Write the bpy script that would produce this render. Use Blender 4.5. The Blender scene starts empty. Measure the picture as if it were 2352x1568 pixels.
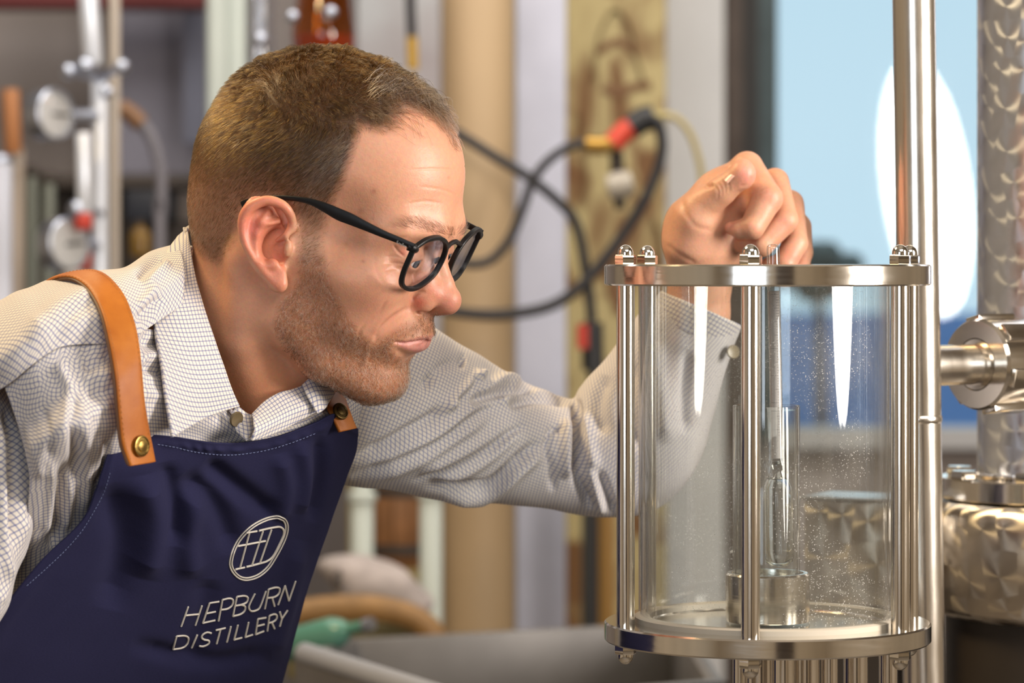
import bpy, bmesh, math, random
import numpy as np
from mathutils import Vector, Matrix
from mathutils.bvhtree import BVHTree

rng = np.random.default_rng(7)
random.seed(7)
SC = bpy.context.scene
COL = SC.collection

# ------------------------------------------------------------------ camera
F = 7200.0            # focal length in pixels of the 2352 x 1568 frame
CZ = 1.55             # camera height; the horizon sits on pixel row 600
cam_d = bpy.data.cameras.new('camera')
cam = bpy.data.objects.new('camera', cam_d)
COL.objects.link(cam)
cam.location = (0, 0, CZ)
cam.rotation_euler = (math.pi / 2, 0, 0)
cam_d.sensor_width = 36.0
cam_d.lens = F / 2352 * 36
cam_d.shift_y = -(784 - 600) / 2352
cam_d.clip_start = 0.05
cam_d.clip_end = 100
cam_d.dof.use_dof = True
cam_d.dof.focus_distance = 2.25
cam_d.dof.aperture_fstop = 6.3
SC.camera = cam

# ------------------------------------------------------------------ sky, lamps, exposure
w = bpy.data.worlds.new('world')
SC.world = w
w.use_nodes = True
wn = w.node_tree.nodes
wn['Background'].inputs[0].default_value = (0.68, 0.87, 1.0, 1)
wn['Background'].inputs[1].default_value = 1.45
SC.view_settings.view_transform = 'Standard'
SC.view_settings.look = 'None'
SC.view_settings.gamma = 1.0
SC.view_settings.use_curve_mapping = False
SC.view_settings.exposure = -0.55
SC.cycles.transparent_max_bounces = 32
SC.cycles.max_bounces = 14
SC.cycles.transmission_bounces = 12
SC.cycles.caustics_reflective = False
SC.cycles.caustics_refractive = False
SC.cycles.sample_clamp_indirect = 6.0

def lamp(name, loc, aim, size, power, color, size_y=None):
    d = bpy.data.lights.new(name, 'AREA')
    d.shape = 'RECTANGLE'
    d.size = size
    d.size_y = size_y or size
    d.energy = power
    d.color = color
    o = bpy.data.objects.new(name, d)
    COL.objects.link(o)
    o.location = loc
    o.rotation_euler = (Vector(aim) - Vector(loc)).to_track_quat('-Z', 'Y').to_euler()
    return o

key = lamp('key_lamp', (1.42, 1.72, 1.80), (-0.1, 2.25, 1.58), 0.62, 58, (1.0, 0.925, 0.85), 0.88)
key.data.shape = 'ELLIPSE'
lamp('warm_ceiling_lamp', (-0.85, 2.45, 2.65), (-0.25, 2.3, 1.4), 0.5, 36, (1.0, 0.74, 0.40))
lamp('cool_fill_light', (-1.1, -1.93, 1.85), (-0.6, 2.0, 1.5), 1.6, 46, (0.80, 0.88, 1.0), 1.3)  # added cool fill, set in the added window behind the camera
lamp('front_fill_light', (0.9, 0.0, 3.0), (0.8, 0.3, 0.5), 1.8, 90, (1.0, 0.92, 0.82))  # added overhead fill that brightens the room and the steel
lamp('back_fill_light', (0.2, 4.3, 3.0), (0.1, 5.2, 1.2), 3.2, 100, (1.0, 0.94, 0.87), 1.2)  # added fill that brightens the back wall
# ------------------------------------------------------------------ helpers
def at(px, py, Y):
    """a point of the place: photo pixel + its distance from the camera plane -> metres"""
    return np.array([(px - 1176) / F * Y, Y, CZ + (600 - py) / F * Y])

def atv(a):
    a = np.asarray(a, dtype=float)
    Y = a[..., 2]
    return np.stack([(a[..., 0] - 1176) / F * Y, Y, CZ + (600 - a[..., 1]) / F * Y], -1)

def link_mesh(name, V, faces, mat=None, parent=None, smooth=True, uv=None, label=None):
    """V: world-space vertices. The child keeps its geometry relative to its root's base."""
    V = np.asarray(V, dtype=float)
    org = np.zeros(3)
    p = parent
    while p is not None:
        org += np.array(p.location)
        p = p.parent
    me = bpy.data.meshes.new(name)
    if isinstance(faces, np.ndarray):
        n = len(faces); k = faces.shape[1]
        me.vertices.add(len(V)); me.vertices.foreach_set('co', (V - org).astype(np.float32).ravel())
        me.loops.add(n * k); me.loops.foreach_set('vertex_index', faces.astype(np.int32).ravel())
        me.polygons.add(n)
        me.polygons.foreach_set('loop_start', np.arange(0, n * k, k, dtype=np.int32))
        me.polygons.foreach_set('loop_total', np.full(n, k, dtype=np.int32))
        me.update(calc_edges=True)
    else:
        me.from_pydata((V - org).tolist(), [], faces)
    me.validate()
    if smooth:
        me.polygons.foreach_set('use_smooth', np.ones(len(me.polygons), dtype=bool))
    if uv is not None:
        lay = me.uv_layers.new(name='UVMap')
        li = np.zeros(len(me.loops), dtype=np.int32)
        me.loops.foreach_get('vertex_index', li)
        lay.data.foreach_set('uv', np.asarray(uv, dtype=np.float32)[li].ravel())
    if mat is not None:
        me.materials.append(mat)
    o = bpy.data.objects.new(name, me)
    COL.objects.link(o)
    if parent is not None:
        o.parent = parent
    if label:
        o['label'] = label
    return o

def root(name, loc, label, cat, group=None):
    o = bpy.data.objects.new(name, None)
    COL.objects.link(o)
    o.location = loc
    o.empty_display_size = 0.05
    o['label'] = label
    o['category'] = cat
    if group:
        o['group'] = group
    return o

def tag(o, label, cat, group=None):
    o['label'] = label
    o['category'] = cat
    if group:
        o['group'] = group
    return o

def struct(o):
    o['kind'] = 'structure'
    return o

class MB:
    """collects shapes of ONE part into one mesh"""
    def __init__(s):
        s.V = []; s.Fc = []; s.UV = []
    def add(s, V, Fc):
        n = len(s.V)
        s.V += [tuple(v) for v in V]
        s.Fc += [tuple(i + n for i in f) for f in Fc]
        return s
    def box(s, c, size, axes=None, bevel=0.0):
        c = np.array(c, float); h = np.array(size, float) / 2
        if bevel > 0:
            bm = bmesh.new(); bmesh.ops.create_cube(bm, size=1)
            for v in bm.verts:
                v.co = Vector((v.co.x * size[0], v.co.y * size[1], v.co.z * size[2]))
            bmesh.ops.bevel(bm, geom=list(bm.edges), offset=bevel, segments=2, affect='EDGES', profile=0.6)
            bm.verts.index_update()
            V = np.array([v.co[:] for v in bm.verts]); Fc = [[v.index for v in f.verts] for f in bm.faces]
            bm.free()
        else:
            V = np.array([[x, y, z] for x in (-1, 1) for y in (-1, 1) for z in (-1, 1)]) * h
            Fc = [(0, 1, 3, 2), (4, 6, 7, 5), (0, 4, 5, 1), (2, 3, 7, 6), (0, 2, 6, 4), (1, 5, 7, 3)]
        if axes is not None:
            V = V @ np.array(axes, float)
        return s.add(V + c, Fc)
    def lathe(s, prof, c=(0, 0, 0), axis=(0, 0, 1), n=48, closed_ends=True, loop=False):
        """prof: list of (r, h) along the axis"""
        ax = Vector(axis).normalized()
        q = Vector((0, 0, 1)).rotation_difference(ax).to_matrix()
        V = []; Fc = []
        m = len(prof)
        for r, h in prof:
            for i in range(n):
                a = 2 * math.pi * i / n
                p = q @ Vector((r * math.cos(a), r * math.sin(a), h))
                V.append((p.x + c[0], p.y + c[1], p.z + c[2]))
        for j in range(m - 1 if not loop else m):
            for i in range(n):
                a, b = j * n + i, j * n + (i + 1) % n
                k = ((j + 1) % m) * n
                Fc.append((a, b, k + (i + 1) % n, k + i))
        if closed_ends and not loop:
            if prof[0][0] > 1e-6:
                Fc.append(tuple(range(n - 1, -1, -1)))
            if prof[-1][0] > 1e-6:
                Fc.append(tuple((m - 1) * n + i for i in range(n)))
        return s.add(V, Fc)
    def tube(s, pts, r, n=12, caps=True, resample=None, squash=1.0):
        P = np.array(pts, float)
        rr = np.full(len(P), r) if np.isscalar(r) else np.array(r, float)
        if resample:
            P, rr = smooth_path(P, resample, rr)
        V, Fc = tube_mesh(P, rr, n, caps, squash)
        return s.add(V, Fc)
    def build(s, name, mat=None, parent=None, smooth=True, label=None, sharp=None):
        V = np.array(s.V)
        o = link_mesh(name, V, s.Fc, mat, parent, smooth, label=label)
        if smooth:
            try:
                o.data.set_sharp_from_angle(angle=math.radians(sharp or 38))
            except Exception:
                pass
        return o

def catmull(P, t):
    """P: (n, d) control points; t in [0, n-1] -> points"""
    P = np.asarray(P, float); n = len(P)
    if P.ndim > 2:
        return catmull(P.reshape(n, -1), t).reshape((len(t),) + P.shape[1:])
    i = np.clip(np.floor(t).astype(int), 0, n - 2)
    f = (t - i)[..., None]
    def g(k):
        k = np.asarray(k)
        lo = k < 0; hi = k > n - 1
        kk = np.clip(k, 0, n - 1)
        R = P[kk].copy()
        if lo.any():
            R[lo] = 2 * P[0] - P[1]
        if hi.any():
            R[hi] = 2 * P[-1] - P[-2]
        return R
    p0, p1, p2, p3 = g(i - 1), g(i), g(i + 1), g(i + 2)
    return 0.5 * (2 * p1 + (p2 - p0) * f + (2 * p0 - 5 * p1 + 4 * p2 - p3) * f ** 2 + (3 * p1 - p0 - 3 * p2 + p3) * f ** 3)

def smooth_path(P, n, extra=None):
    P = np.asarray(P, float)
    t = np.linspace(0, len(P) - 1, n)
    Q = catmull(P, t)
    if extra is None:
        return Q
    e = catmull(np.asarray(extra, float).reshape(len(P), -1), t)
    return Q, e[:, 0] if e.shape[1] == 1 else e

def frames(P, up=None):
    P = np.asarray(P, float)
    T = np.gradient(P, axis=0)
    T /= np.linalg.norm(T, axis=1)[:, None] + 1e-12
    N = np.zeros_like(P)
    a = np.array(up if up is not None else ([0, 0, 1] if abs(T[0][2]) < 0.9 else [0, 1, 0]), float)
    for i in range(len(P)):
        a = a - T[i] * np.dot(a, T[i])
        a /= np.linalg.norm(a) + 1e-12
        N[i] = a
    B = np.cross(T, N)
    return T, N, B

def tube_mesh(P, rr, n=12, caps=True, squash=1.0):
    T, N, B = frames(P)
    a = np.linspace(0, 2 * math.pi, n, endpoint=False)
    V = P[:, None] + rr[:, None, None] * (np.cos(a)[None, :, None] * N[:, None] + squash * np.sin(a)[None, :, None] * B[:, None])
    m = len(P)
    Fc = []
    for j in range(m - 1):
        for i in range(n):
            Fc.append((j * n + i, j * n + (i + 1) % n, (j + 1) * n + (i + 1) % n, (j + 1) * n + i))
    V = V.reshape(-1, 3)
    if caps:
        Fc.append(tuple(range(n - 1, -1, -1)))
        Fc.append(tuple((m - 1) * n + i for i in range(n)))
    return V, Fc

# ---- materials
def new_mat(name):
    m = bpy.data.materials.new(name)
    m.use_nodes = True
    nt = m.node_tree
    return m, nt, nt.nodes, nt.links, nt.nodes['Principled BSDF']

def mat_simple(name, col, rough=0.5, metal=0.0, noise=0.0, nscale=30.0, bump=0.0, bscale=200.0, spec=0.5, stretch=None, col2=None, emit=None, estr=0.0):
    m, nt, N, L, b = new_mat(name)
    b.inputs['Base Color'].default_value = (*col, 1)
    b.inputs['Roughness'].default_value = rough
    b.inputs['Metallic'].default_value = metal
    b.inputs['Specular IOR Level'].default_value = spec
    tc = N.new('ShaderNodeTexCoord')
    src = tc.outputs['Object']
    if stretch:
        mp = N.new('ShaderNodeMapping'); mp.inputs['Scale'].default_value = stretch
        L.new(src, mp.inputs['Vector']); src = mp.outputs['Vector']
    if noise > 0 or col2 is not None:
        nz = N.new('ShaderNodeTexNoise'); nz.inputs['Scale'].default_value = nscale; nz.inputs['Detail'].default_value = 5
        L.new(src, nz.inputs['Vector'])
        mx = N.new('ShaderNodeMix'); mx.data_type = 'RGBA'
        c2 = col2 if col2 is not None else tuple(c * (1 - noise) for c in col)
        mx.inputs['A'].default_value = (*col, 1); mx.inputs['B'].default_value = (*c2, 1)
        rp = N.new('ShaderNodeMapRange'); rp.inputs['From Min'].default_value = 0.35; rp.inputs['From Max'].default_value = 0.68
        L.new(nz.outputs['Fac'], rp.inputs['Value']); L.new(rp.outputs['Result'], mx.inputs['Factor'])
        L.new(mx.outputs['Result'], b.inputs['Base Color'])
        rr = N.new('ShaderNodeMapRange'); rr.inputs['To Min'].default_value = rough * 0.85; rr.inputs['To Max'].default_value = min(1, rough * 1.2)
        L.new(nz.outputs['Fac'], rr.inputs['Value']); L.new(rr.outputs['Result'], b.inputs['Roughness'])
    if bump > 0:
        n2 = N.new('ShaderNodeTexNoise'); n2.inputs['Scale'].default_value = bscale; n2.inputs['Detail'].default_value = 4
        L.new(src, n2.inputs['Vector'])
        bp = N.new('ShaderNodeBump'); bp.inputs['Strength'].default_value = 0.5; bp.inputs['Distance'].default_value = bump
        L.new(n2.outputs['Fac'], bp.inputs['Height']); L.new(bp.outputs['Normal'], b.inputs['Normal'])
    if emit is not None:
        b.inputs['Emission Color'].default_value = (*emit, 1)
        b.inputs['Emission Strength'].default_value = estr
    return m

def schlick(N, L, sock, f0, power=5.0, scale=1.0):
    lw = N.new('ShaderNodeLayerWeight'); lw.inputs['Blend'].default_value = 0.5
    pw = N.new('ShaderNodeMath'); pw.operation = 'POWER'; pw.inputs[1].default_value = power
    ma = N.new('ShaderNodeMath'); ma.operation = 'MULTIPLY_ADD'; ma.inputs[1].default_value = (1 - f0) * scale; ma.inputs[2].default_value = f0
    L.new(lw.outputs['Facing'], pw.inputs[0]); L.new(pw.outputs[0], ma.inputs[0]); L.new(ma.outputs[0], sock)

# ---- signed distance fields (numpy)
def smin(a, b, k):
    h = np.maximum(k - np.abs(a - b), 0) / k
    return np.minimum(a, b) - h * h * k * 0.25
def smax(a, b, k):
    return -smin(-a, -b, k)
def s_ell(P, c, r, R=None):
    q = P - np.asarray(c, np.float32)
    if R is not None:
        q = q @ np.asarray(R, np.float32).T
    r = np.asarray(r, np.float32)
    k0 = np.linalg.norm(q / r, axis=-1)
    k1 = np.linalg.norm(q / (r * r), axis=-1) + 1e-9
    return k0 * (k0 - 1) / k1
def s_cap(P, a, b, ra, rb=None):
    a = np.asarray(a, np.float32); b = np.asarray(b, np.float32)
    rb = ra if rb is None else rb
    ab = b - a
    h = np.clip(((P - a) @ ab) / (ab @ ab), 0, 1)
    return np.linalg.norm(P - a - h[:, None] * ab, axis=-1) - (ra + (rb - ra) * h)
def s_poly(P, pts, rs, k=0.0):
    d = None
    for i in range(len(pts) - 1):
        e = s_cap(P, pts[i], pts[i + 1], rs[i], rs[i + 1])
        d = e if d is None else (smin(d, e, k) if k > 0 else np.minimum(d, e))
    return d

def surface_nets(fn, lo, hi, h, block=8, lip=1.7):
    """mesh the zero set of fn on a sparse grid -> verts, quads"""
    lo = np.asarray(lo, float); hi = np.asarray(hi, float)
    nb = np.ceil((hi - lo) / (h * block)).astype(int)
    n = nb * block + 1
    bc = np.stack(np.meshgrid(*[lo[i] + (np.arange(nb[i]) + 0.5) * h * block for i in range(3)], indexing='ij'), -1)
    dB = fn(bc.reshape(-1, 3).astype(np.float32)).reshape(nb)
    D = np.repeat(np.repeat(np.repeat(np.sign(dB).astype(np.float32) * 10, block, 0), block, 1), block, 2)
    D = np.pad(D, ((0, 1),) * 3, mode='edge')
    act = np.abs(dB) < h * block * 0.87 * lip
    mask = np.zeros(n, bool)
    idx = np.argwhere(act)
    for i, j, k in idx:
        mask[i * block:(i + 1) * block + 1, j * block:(j + 1) * block + 1, k * block:(k + 1) * block + 1] = True
    I = np.argwhere(mask)
    out = np.empty(len(I), np.float32)
    for s in range(0, len(I), 400000):
        out[s:s + 400000] = fn((lo + I[s:s + 400000] * h).astype(np.float32))
    D[mask] = out
    S = D < 0
    c = [S[x:n[0] - 1 + x, y:n[1] - 1 + y, z:n[2] - 1 + z] for x in (0, 1) for y in (0, 1) for z in (0, 1)]
    cnt = sum(a.astype(np.int8) for a in c)
    cells = np.argwhere((cnt > 0) & (cnt < 8))
    vid = -np.ones(tuple(n - 1), np.int32)
    vid[tuple(cells.T)] = np.arange(len(cells))
    offs = np.array([[x, y, z] for x in (0, 1) for y in (0, 1) for z in (0, 1)])
    dv = np.stack([D[tuple((cells + o).T)] for o in offs], 1)
    acc = np.zeros((len(cells), 3)); num = np.zeros(len(cells))
    for a in range(8):
        for b in range(a + 1, 8):
            if np.abs(offs[a] - offs[b]).sum() != 1:
                continue
            x = (dv[:, a] < 0) != (dv[:, b] < 0)
            t = dv[:, a] / np.where(np.abs(dv[:, a] - dv[:, b]) < 1e-9, 1, dv[:, a] - dv[:, b])
            p = offs[a] + t[:, None] * (offs[b] - offs[a])
            acc[x] += p[x]; num[x] += 1
    V = lo + (cells + acc / np.maximum(num, 1)[:, None]) * h
    Q = []
    for ax in range(3):
        sl0 = [slice(None)] * 3; sl1 = [slice(None)] * 3
        sl0[ax] = slice(0, -1); sl1[ax] = slice(1, None)
        A = S[tuple(sl0)]; B = S[tuple(sl1)]
        E = np.argwhere(A != B)
        u, v = (ax + 1) % 3, (ax + 2) % 3
        ok = (E[:, u] > 0) & (E[:, v] > 0) & (E[:, u] < n[u] - 1) & (E[:, v] < n[v] - 1)
        E = E[ok]
        ins = A[tuple(E.T)]
        def cid(du, dvv):
            C = E.copy(); C[:, u] += du; C[:, v] += dvv
            return vid[tuple(C.T)]
        q = np.stack([cid(-1, -1), cid(0, -1), cid(0, 0), cid(-1, 0)], 1)
        q[~ins] = q[~ins][:, ::-1]
        Q.append(q)
    Q = np.concatenate(Q)
    Q = Q[(Q >= 0).all(1)]
    return V, Q

def vert_normals(V, Q):
    n = np.cross(V[Q[:, 2]] - V[Q[:, 0]], V[Q[:, 3]] - V[Q[:, 1]])
    N = np.zeros_like(V)
    for k in range(Q.shape[1]):
        for d in range(3):
            N[:, d] += np.bincount(Q[:, k], n[:, d], len(V))
    return N / (np.linalg.norm(N, axis=1)[:, None] + 1e-12)

def relax(V, Q, it=2, lam=0.5):
    for _ in range(it):
        S = np.zeros_like(V); c = np.zeros(len(V))
        for k in range(4):
            a, b = Q[:, k], Q[:, (k + 1) % 4]
            for d in range(3):
                S[:, d] += np.bincount(a, V[b, d], len(V)) + np.bincount(b, V[a, d], len(V))
            c += np.bincount(a, minlength=len(V)) + np.bincount(b, minlength=len(V))
        V = V + lam * (S / np.maximum(c, 1)[:, None] - V)
    return V

def seg_dist2(X, pts):
    """distance of 2-D (or 3-D) points X to a polyline, and the parameter along it"""
    pts = np.asarray(pts, float)
    best = np.full(len(X), 1e9); tt = np.zeros(len(X))
    for i in range(len(pts) - 1):
        a, b = pts[i], pts[i + 1]
        ab = b - a
        h = np.clip(((X - a) @ ab) / (ab @ ab + 1e-12), 0, 1)
        d = np.linalg.norm(X - a - h[:, None] * ab, axis=1)
        m = d < best
        best[m] = d[m]; tt[m] = (i + h[m]) / (len(pts) - 1)
    return best, tt

def mat_steel(name, col=(0.62, 0.57, 0.50), rough=0.16, brushed=None, rnoise=0.35):
    m, nt, N, L, b = new_mat(name)
    b.inputs['Metallic'].default_value = 1.0
    b.inputs['Base Color'].default_value = (*col, 1)
    tc = N.new('ShaderNodeTexCoord')
    mp = N.new('ShaderNodeMapping'); mp.inputs['Scale'].default_value = brushed or (60, 60, 60)
    nz = N.new('ShaderNodeTexNoise'); nz.inputs['Scale'].default_value = 1.0; nz.inputs['Detail'].default_value = 6
    L.new(tc.outputs['Object'], mp.inputs['Vector']); L.new(mp.outputs['Vector'], nz.inputs['Vector'])
    mr = N.new('ShaderNodeMapRange'); mr.inputs['To Min'].default_value = rough * (1 - rnoise); mr.inputs['To Max'].default_value = rough * (1 + rnoise)
    L.new(nz.outputs['Fac'], mr.inputs['Value']); L.new(mr.outputs['Result'], b.inputs['Roughness'])
    bp = N.new('ShaderNodeBump'); bp.inputs['Strength'].default_value = 0.10; bp.inputs['Distance'].default_value = 0.0004
    L.new(nz.outputs['Fac'], bp.inputs['Height']); L.new(bp.outputs['Normal'], b.inputs['Normal'])
    return m
def mat_clear(name, tint=(0.97, 0.98, 0.98), f0=0.05, power=4.0, rough=0.01, dust=0.0, dscale=400.0, scale=1.0):
    m, nt, N, L, b = new_mat(name)
    N.remove(b)
    tr = N.new('ShaderNodeBsdfTransparent'); tr.inputs['Color'].default_value = (*tint, 1)
    gl = N.new('ShaderNodeBsdfGlossy'); gl.inputs['Roughness'].default_value = rough
    ms = N.new('ShaderNodeMixShader'); schlick(N, L, ms.inputs[0], f0, power, scale)
    L.new(tr.outputs[0], ms.inputs[1]); L.new(gl.outputs[0], ms.inputs[2])
    out = ms.outputs[0]
    if dust > 0:
        df = N.new('ShaderNodeBsdfDiffuse'); df.inputs['Color'].default_value = (0.8, 0.76, 0.7, 1)
        tc = N.new('ShaderNodeTexCoord')
        vo = N.new('ShaderNodeTexVoronoi'); vo.inputs['Scale'].default_value = dscale
        L.new(tc.outputs['Object'], vo.inputs['Vector'])
        sp = N.new('ShaderNodeSeparateColor'); L.new(vo.outputs['Color'], sp.inputs[0])
        rsz = N.new('ShaderNodeMath'); rsz.operation = 'POWER'; rsz.inputs[1].default_value = 5; L.new(sp.outputs[0], rsz.inputs[0])
        th = N.new('ShaderNodeMath'); th.operation = 'MULTIPLY'; th.inputs[1].default_value = 0.42; L.new(rsz.outputs[0], th.inputs[0])
        lt = N.new('ShaderNodeMath'); lt.operation = 'LESS_THAN'; L.new(vo.outputs['Distance'], lt.inputs[0]); L.new(th.outputs[0], lt.inputs[1])
        nz = N.new('ShaderNodeTexNoise'); nz.inputs['Scale'].default_value = 16; nz.inputs['Detail'].default_value = 3; L.new(tc.outputs['Object'], nz.inputs['Vector'])
        mr = N.new('ShaderNodeMapRange'); mr.inputs['From Min'].default_value = 0.42; mr.inputs['From Max'].default_value = 0.62; mr.inputs['To Max'].default_value = dust
        L.new(nz.outputs['Fac'], mr.inputs['Value'])
        mu = N.new('ShaderNodeMath'); mu.operation = 'MULTIPLY'; L.new(lt.outputs[0], mu.inputs[0]); L.new(mr.outputs[0], mu.inputs[1])
        hz = N.new('ShaderNodeMath'); hz.operation = 'MULTIPLY_ADD'; hz.inputs[1].default_value = 0.06; L.new(mr.outputs[0], hz.inputs[0]); L.new(mu.outputs[0], hz.inputs[2])
        m2 = N.new('ShaderNodeMixShader'); L.new(hz.outputs[0], m2.inputs[0]); L.new(out, m2.inputs[1]); L.new(df.outputs[0], m2.inputs[2]); out = m2.outputs[0]
    L.new(out, N['Material Output'].inputs['Surface'])
    return m

# ------------------------------------------------------------------ the room
YW = 6.2
m_plaster = mat_simple('plaster', (0.42, 0.37, 0.35), 0.85, noise=0.15, nscale=3, bump=0.002, bscale=40)
m_plaster_b = mat_simple('lilac_plaster', (0.34, 0.33, 0.40), 0.85, noise=0.15, nscale=3)
m_ceil = mat_simple('ceiling_paint', (0.55, 0.50, 0.44), 0.9, noise=0.1, nscale=4)
m_floor = mat_simple('concrete_floor', (0.20, 0.17, 0.14), 0.7, noise=0.3, nscale=5, bump=0.002, bscale=30)
m_warm = mat_simple('warm_wall', (0.66, 0.57, 0.45), 0.85, noise=0.2, nscale=3)

def slab(name, x0, x1, y0, y1, z0, z1, mat):
    mb = MB(); mb.box(((x0 + x1) / 2, (y0 + y1) / 2, (z0 + z1) / 2), (x1 - x0, y1 - y0, z1 - z0))
    return struct(mb.build(name, mat, None, False))
XL, XR = -3.2, 3.4
slab('floor', XL, XR, -2.0, YW, -0.1, 0.0, m_floor)
slab('ceiling', XL, XR, -2.0, YW, 3.1, 3.2, m_ceil)
slab('wall_left', XL - 0.1, XL, -2.0, YW, 0, 3.1, m_warm)
slab('wall_right', XR, XR + 0.1, -2.0, YW, 0, 3.1, m_warm)
mbw = MB()
for (x0_, x1_, z0_, z1_) in [(XL, -1.95, 0, 3.1), (-0.25, XR, 0, 3.1), (-1.95, -0.25, 0, 1.15), (-1.95, -0.25, 2.55, 3.1)]:
    mbw.box(((x0_ + x1_) / 2, -2.05, (z0_ + z1_) / 2), (x1_ - x0_, 0.1, z1_ - z0_))
struct(mbw.build('wall_front', m_warm, None, False))
mbw = MB()
for (c_, sz_) in [((-1.1, -1.99, 2.52), (1.7, .06, .07)), ((-1.1, -1.99, 1.18), (1.7, .06, .07)), ((-1.93, -1.99, 1.85), (.07, .06, 1.4)), ((-.27, -1.99, 1.85), (.07, .06, 1.4)), ((-1.1, -1.99, 1.85), (.05, .05, 1.3))]:
    mbw.box(c_, sz_)
struct(mbw.build('added_window', mat_simple('dark_window_frame', (0.05, 0.04, 0.035), 0.5), None, False))  # unseen window added for steel reflections and cool fill
mbw = MB(); mbw.box((0.75, -1.97, 1.05), (0.95, 0.06, 2.1), bevel=.01)
dr = struct(mbw.build('added_door', mat_simple('dark_door_paint', (0.06, 0.04, 0.03), 0.5, noise=.2, nscale=8), None))  # unseen dark door added as a dark reflection in the steel
mbw = MB(); mbw.lathe([(.012, 0), (.012, .05), (.028, .055), (.03, .07), (.02, .085), (0, .087)], (0.36, -1.94, 1.02), (0, 1, 0), 20); mbw.build('handle', mat_simple('door_handle_steel', (.7, .68, .62), .25, metal=1), dr)
wx0 = at(1768, 0, YW)[0]; wx1 = at(2700, 0, YW)[0]
wz0 = at(0, 1010, YW)[2]; wz1 = 2.75
me = MB()
me.box(((XL + wx0) / 2, YW + 0.05, 1.55), (wx0 - XL, 0.1, 3.1))
me.box(((wx1 + XR) / 2, YW + 0.05, 1.55), (XR - wx1, 0.1, 3.1))
me.box(((wx0 + wx1) / 2, YW + 0.05, wz0 / 2), (wx1 - wx0, 0.1, wz0))
me.box(((wx0 + wx1) / 2, YW + 0.05, (wz1 + 3.1) / 2), (wx1 - wx0, 0.1, 3.1 - wz1))
struct(me.build('wall_back', m_plaster, None, False))

# window: frame, sill, pane
m_frame_d = mat_simple('dark_brown_frame', (0.10, 0.068, 0.05), 0.55, noise=0.3, nscale=15)
m_frame_t = mat_simple('teal_frame', (0.045, 0.085, 0.095), 0.45, noise=0.3, nscale=15)
win = bpy.data.objects.new('window_1', None); COL.objects.link(win); struct(win); win.location = ((wx0 + wx1) / 2, YW, wz0)
def bar(px0, py0, px1, py1, Y, th, mat, name, parent, bevel=0.0):
    a_, b_ = at(px0, py0, Y), at(px1, py1, Y)
    mb = MB(); mb.box(((a_[0] + b_[0]) / 2, Y + th / 2, (a_[2] + b_[2]) / 2), (abs(b_[0] - a_[0]), th, abs(a_[2] - b_[2])), bevel=bevel)
    return mb.build(name, mat, parent, bevel > 0)
bar(1664, -900, 1706, 2200, YW - 0.10, 0.09, m_frame_d, 'frame_post', win)
bar(1706, -900, 1742, 2200, YW - 0.06, 0.06, mat_simple('black_reveal', (0.03, 0.028, 0.026), 0.6), 'reveal', win)
bar(1742, -900, 1786, 1010, YW - 0.03, 0.07, m_frame_t, 'frame_post', win)
bar(1786, 985, 2700, 1030, YW - 0.06, 0.12, mat_simple('pale_sill', (0.55, 0.55, 0.56), 0.5), 'sill', win)
m_pane, nt, N, L, b = new_mat('window_glass')
N.remove(b)
tr = N.new('ShaderNodeBsdfTransparent'); tr.inputs['Color'].default_value = (0.93, 0.98, 0.99, 1)
gl = N.new('ShaderNodeBsdfGlossy'); gl.inputs['Roughness'].default_value = 0.02
ms = N.new('ShaderNodeMixShader'); schlick(N, L, ms.inputs[0], 0.06)
L.new(tr.outputs[0], ms.inputs[1]); L.new(gl.outputs[0], ms.inputs[2]); L.new(ms.outputs[0], N['Material Output'].inputs['Surface'])
bar(1780, -900, 2700, 1000, YW + 0.04, 0.006, m_pane, 'pane', win)

# outside: yard and a blue tank
m_grass = mat_simple('yard_ground', (0.16, 0.17, 0.13), 0.9, noise=0.3, nscale=2)
mb = MB(); mb.box((4, 16, -0.3), (40, 19, 0.2)); struct(mb.build('ground', m_grass, None, False))
hill = MB(); c = at(1900, 620, 14.0)
rows = []
mb = MB(); mb.box((c[0] + 3.2, 15.0, 0.55), (9.0, 0.4, 1.5)); struct(mb.build('fence_outside', mat_simple('blue_fence', (0.17, 0.34, 0.72), 0.6, noise=.2, nscale=2), None))
mb = MB(); c = at(1880, 590, 8.0)
rr = np.random.default_rng(3)
for i in range(26):
    p = np.array([c[0], 8.0, 1.53]) + rr.normal(size=3) * np.array([.035, .05, .022])
    mb.lathe([(0, -.03), (.03, -.018), (.036, 0), (.027, .024), (0, .03)], p, rr.normal(size=3), 8)
shr = root('shrub', (c[0], 8.0, -0.2), 'dark shrub outside the window behind the hand', 'shrub')
o = mb.build('foliage', mat_simple('shrub_leaf', (0.09, 0.12, 0.12), 0.8), shr); o['kind'] = 'stuff'
mb = MB(); mb.tube([(c[0], 8.0, -0.2), (c[0] + .02, 8.0, .6), (c[0], 8.0, 1.48)], [.03, .02, .012], 8); mb.build('stem', m_frame_d, shr)
# ------------------------------------------------------------------ the man's head (millimetres in head axes: x forward, y to his left, z up)
YH = 2.28
HRES = 0.85
MM = F / YH / 1000.0                       # pixels per millimetre at the head
_y, _p, _r = math.radians(-18), math.radians(17), math.radians(4.6)
RH = np.array(Matrix.Rotation(_y, 3, 'Z') @ Matrix.Rotation(_p, 3, 'Y') @ Matrix.Rotation(_r, 3, 'X'))
HO = at(728, 541, YH)                      # the point between the ears

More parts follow.
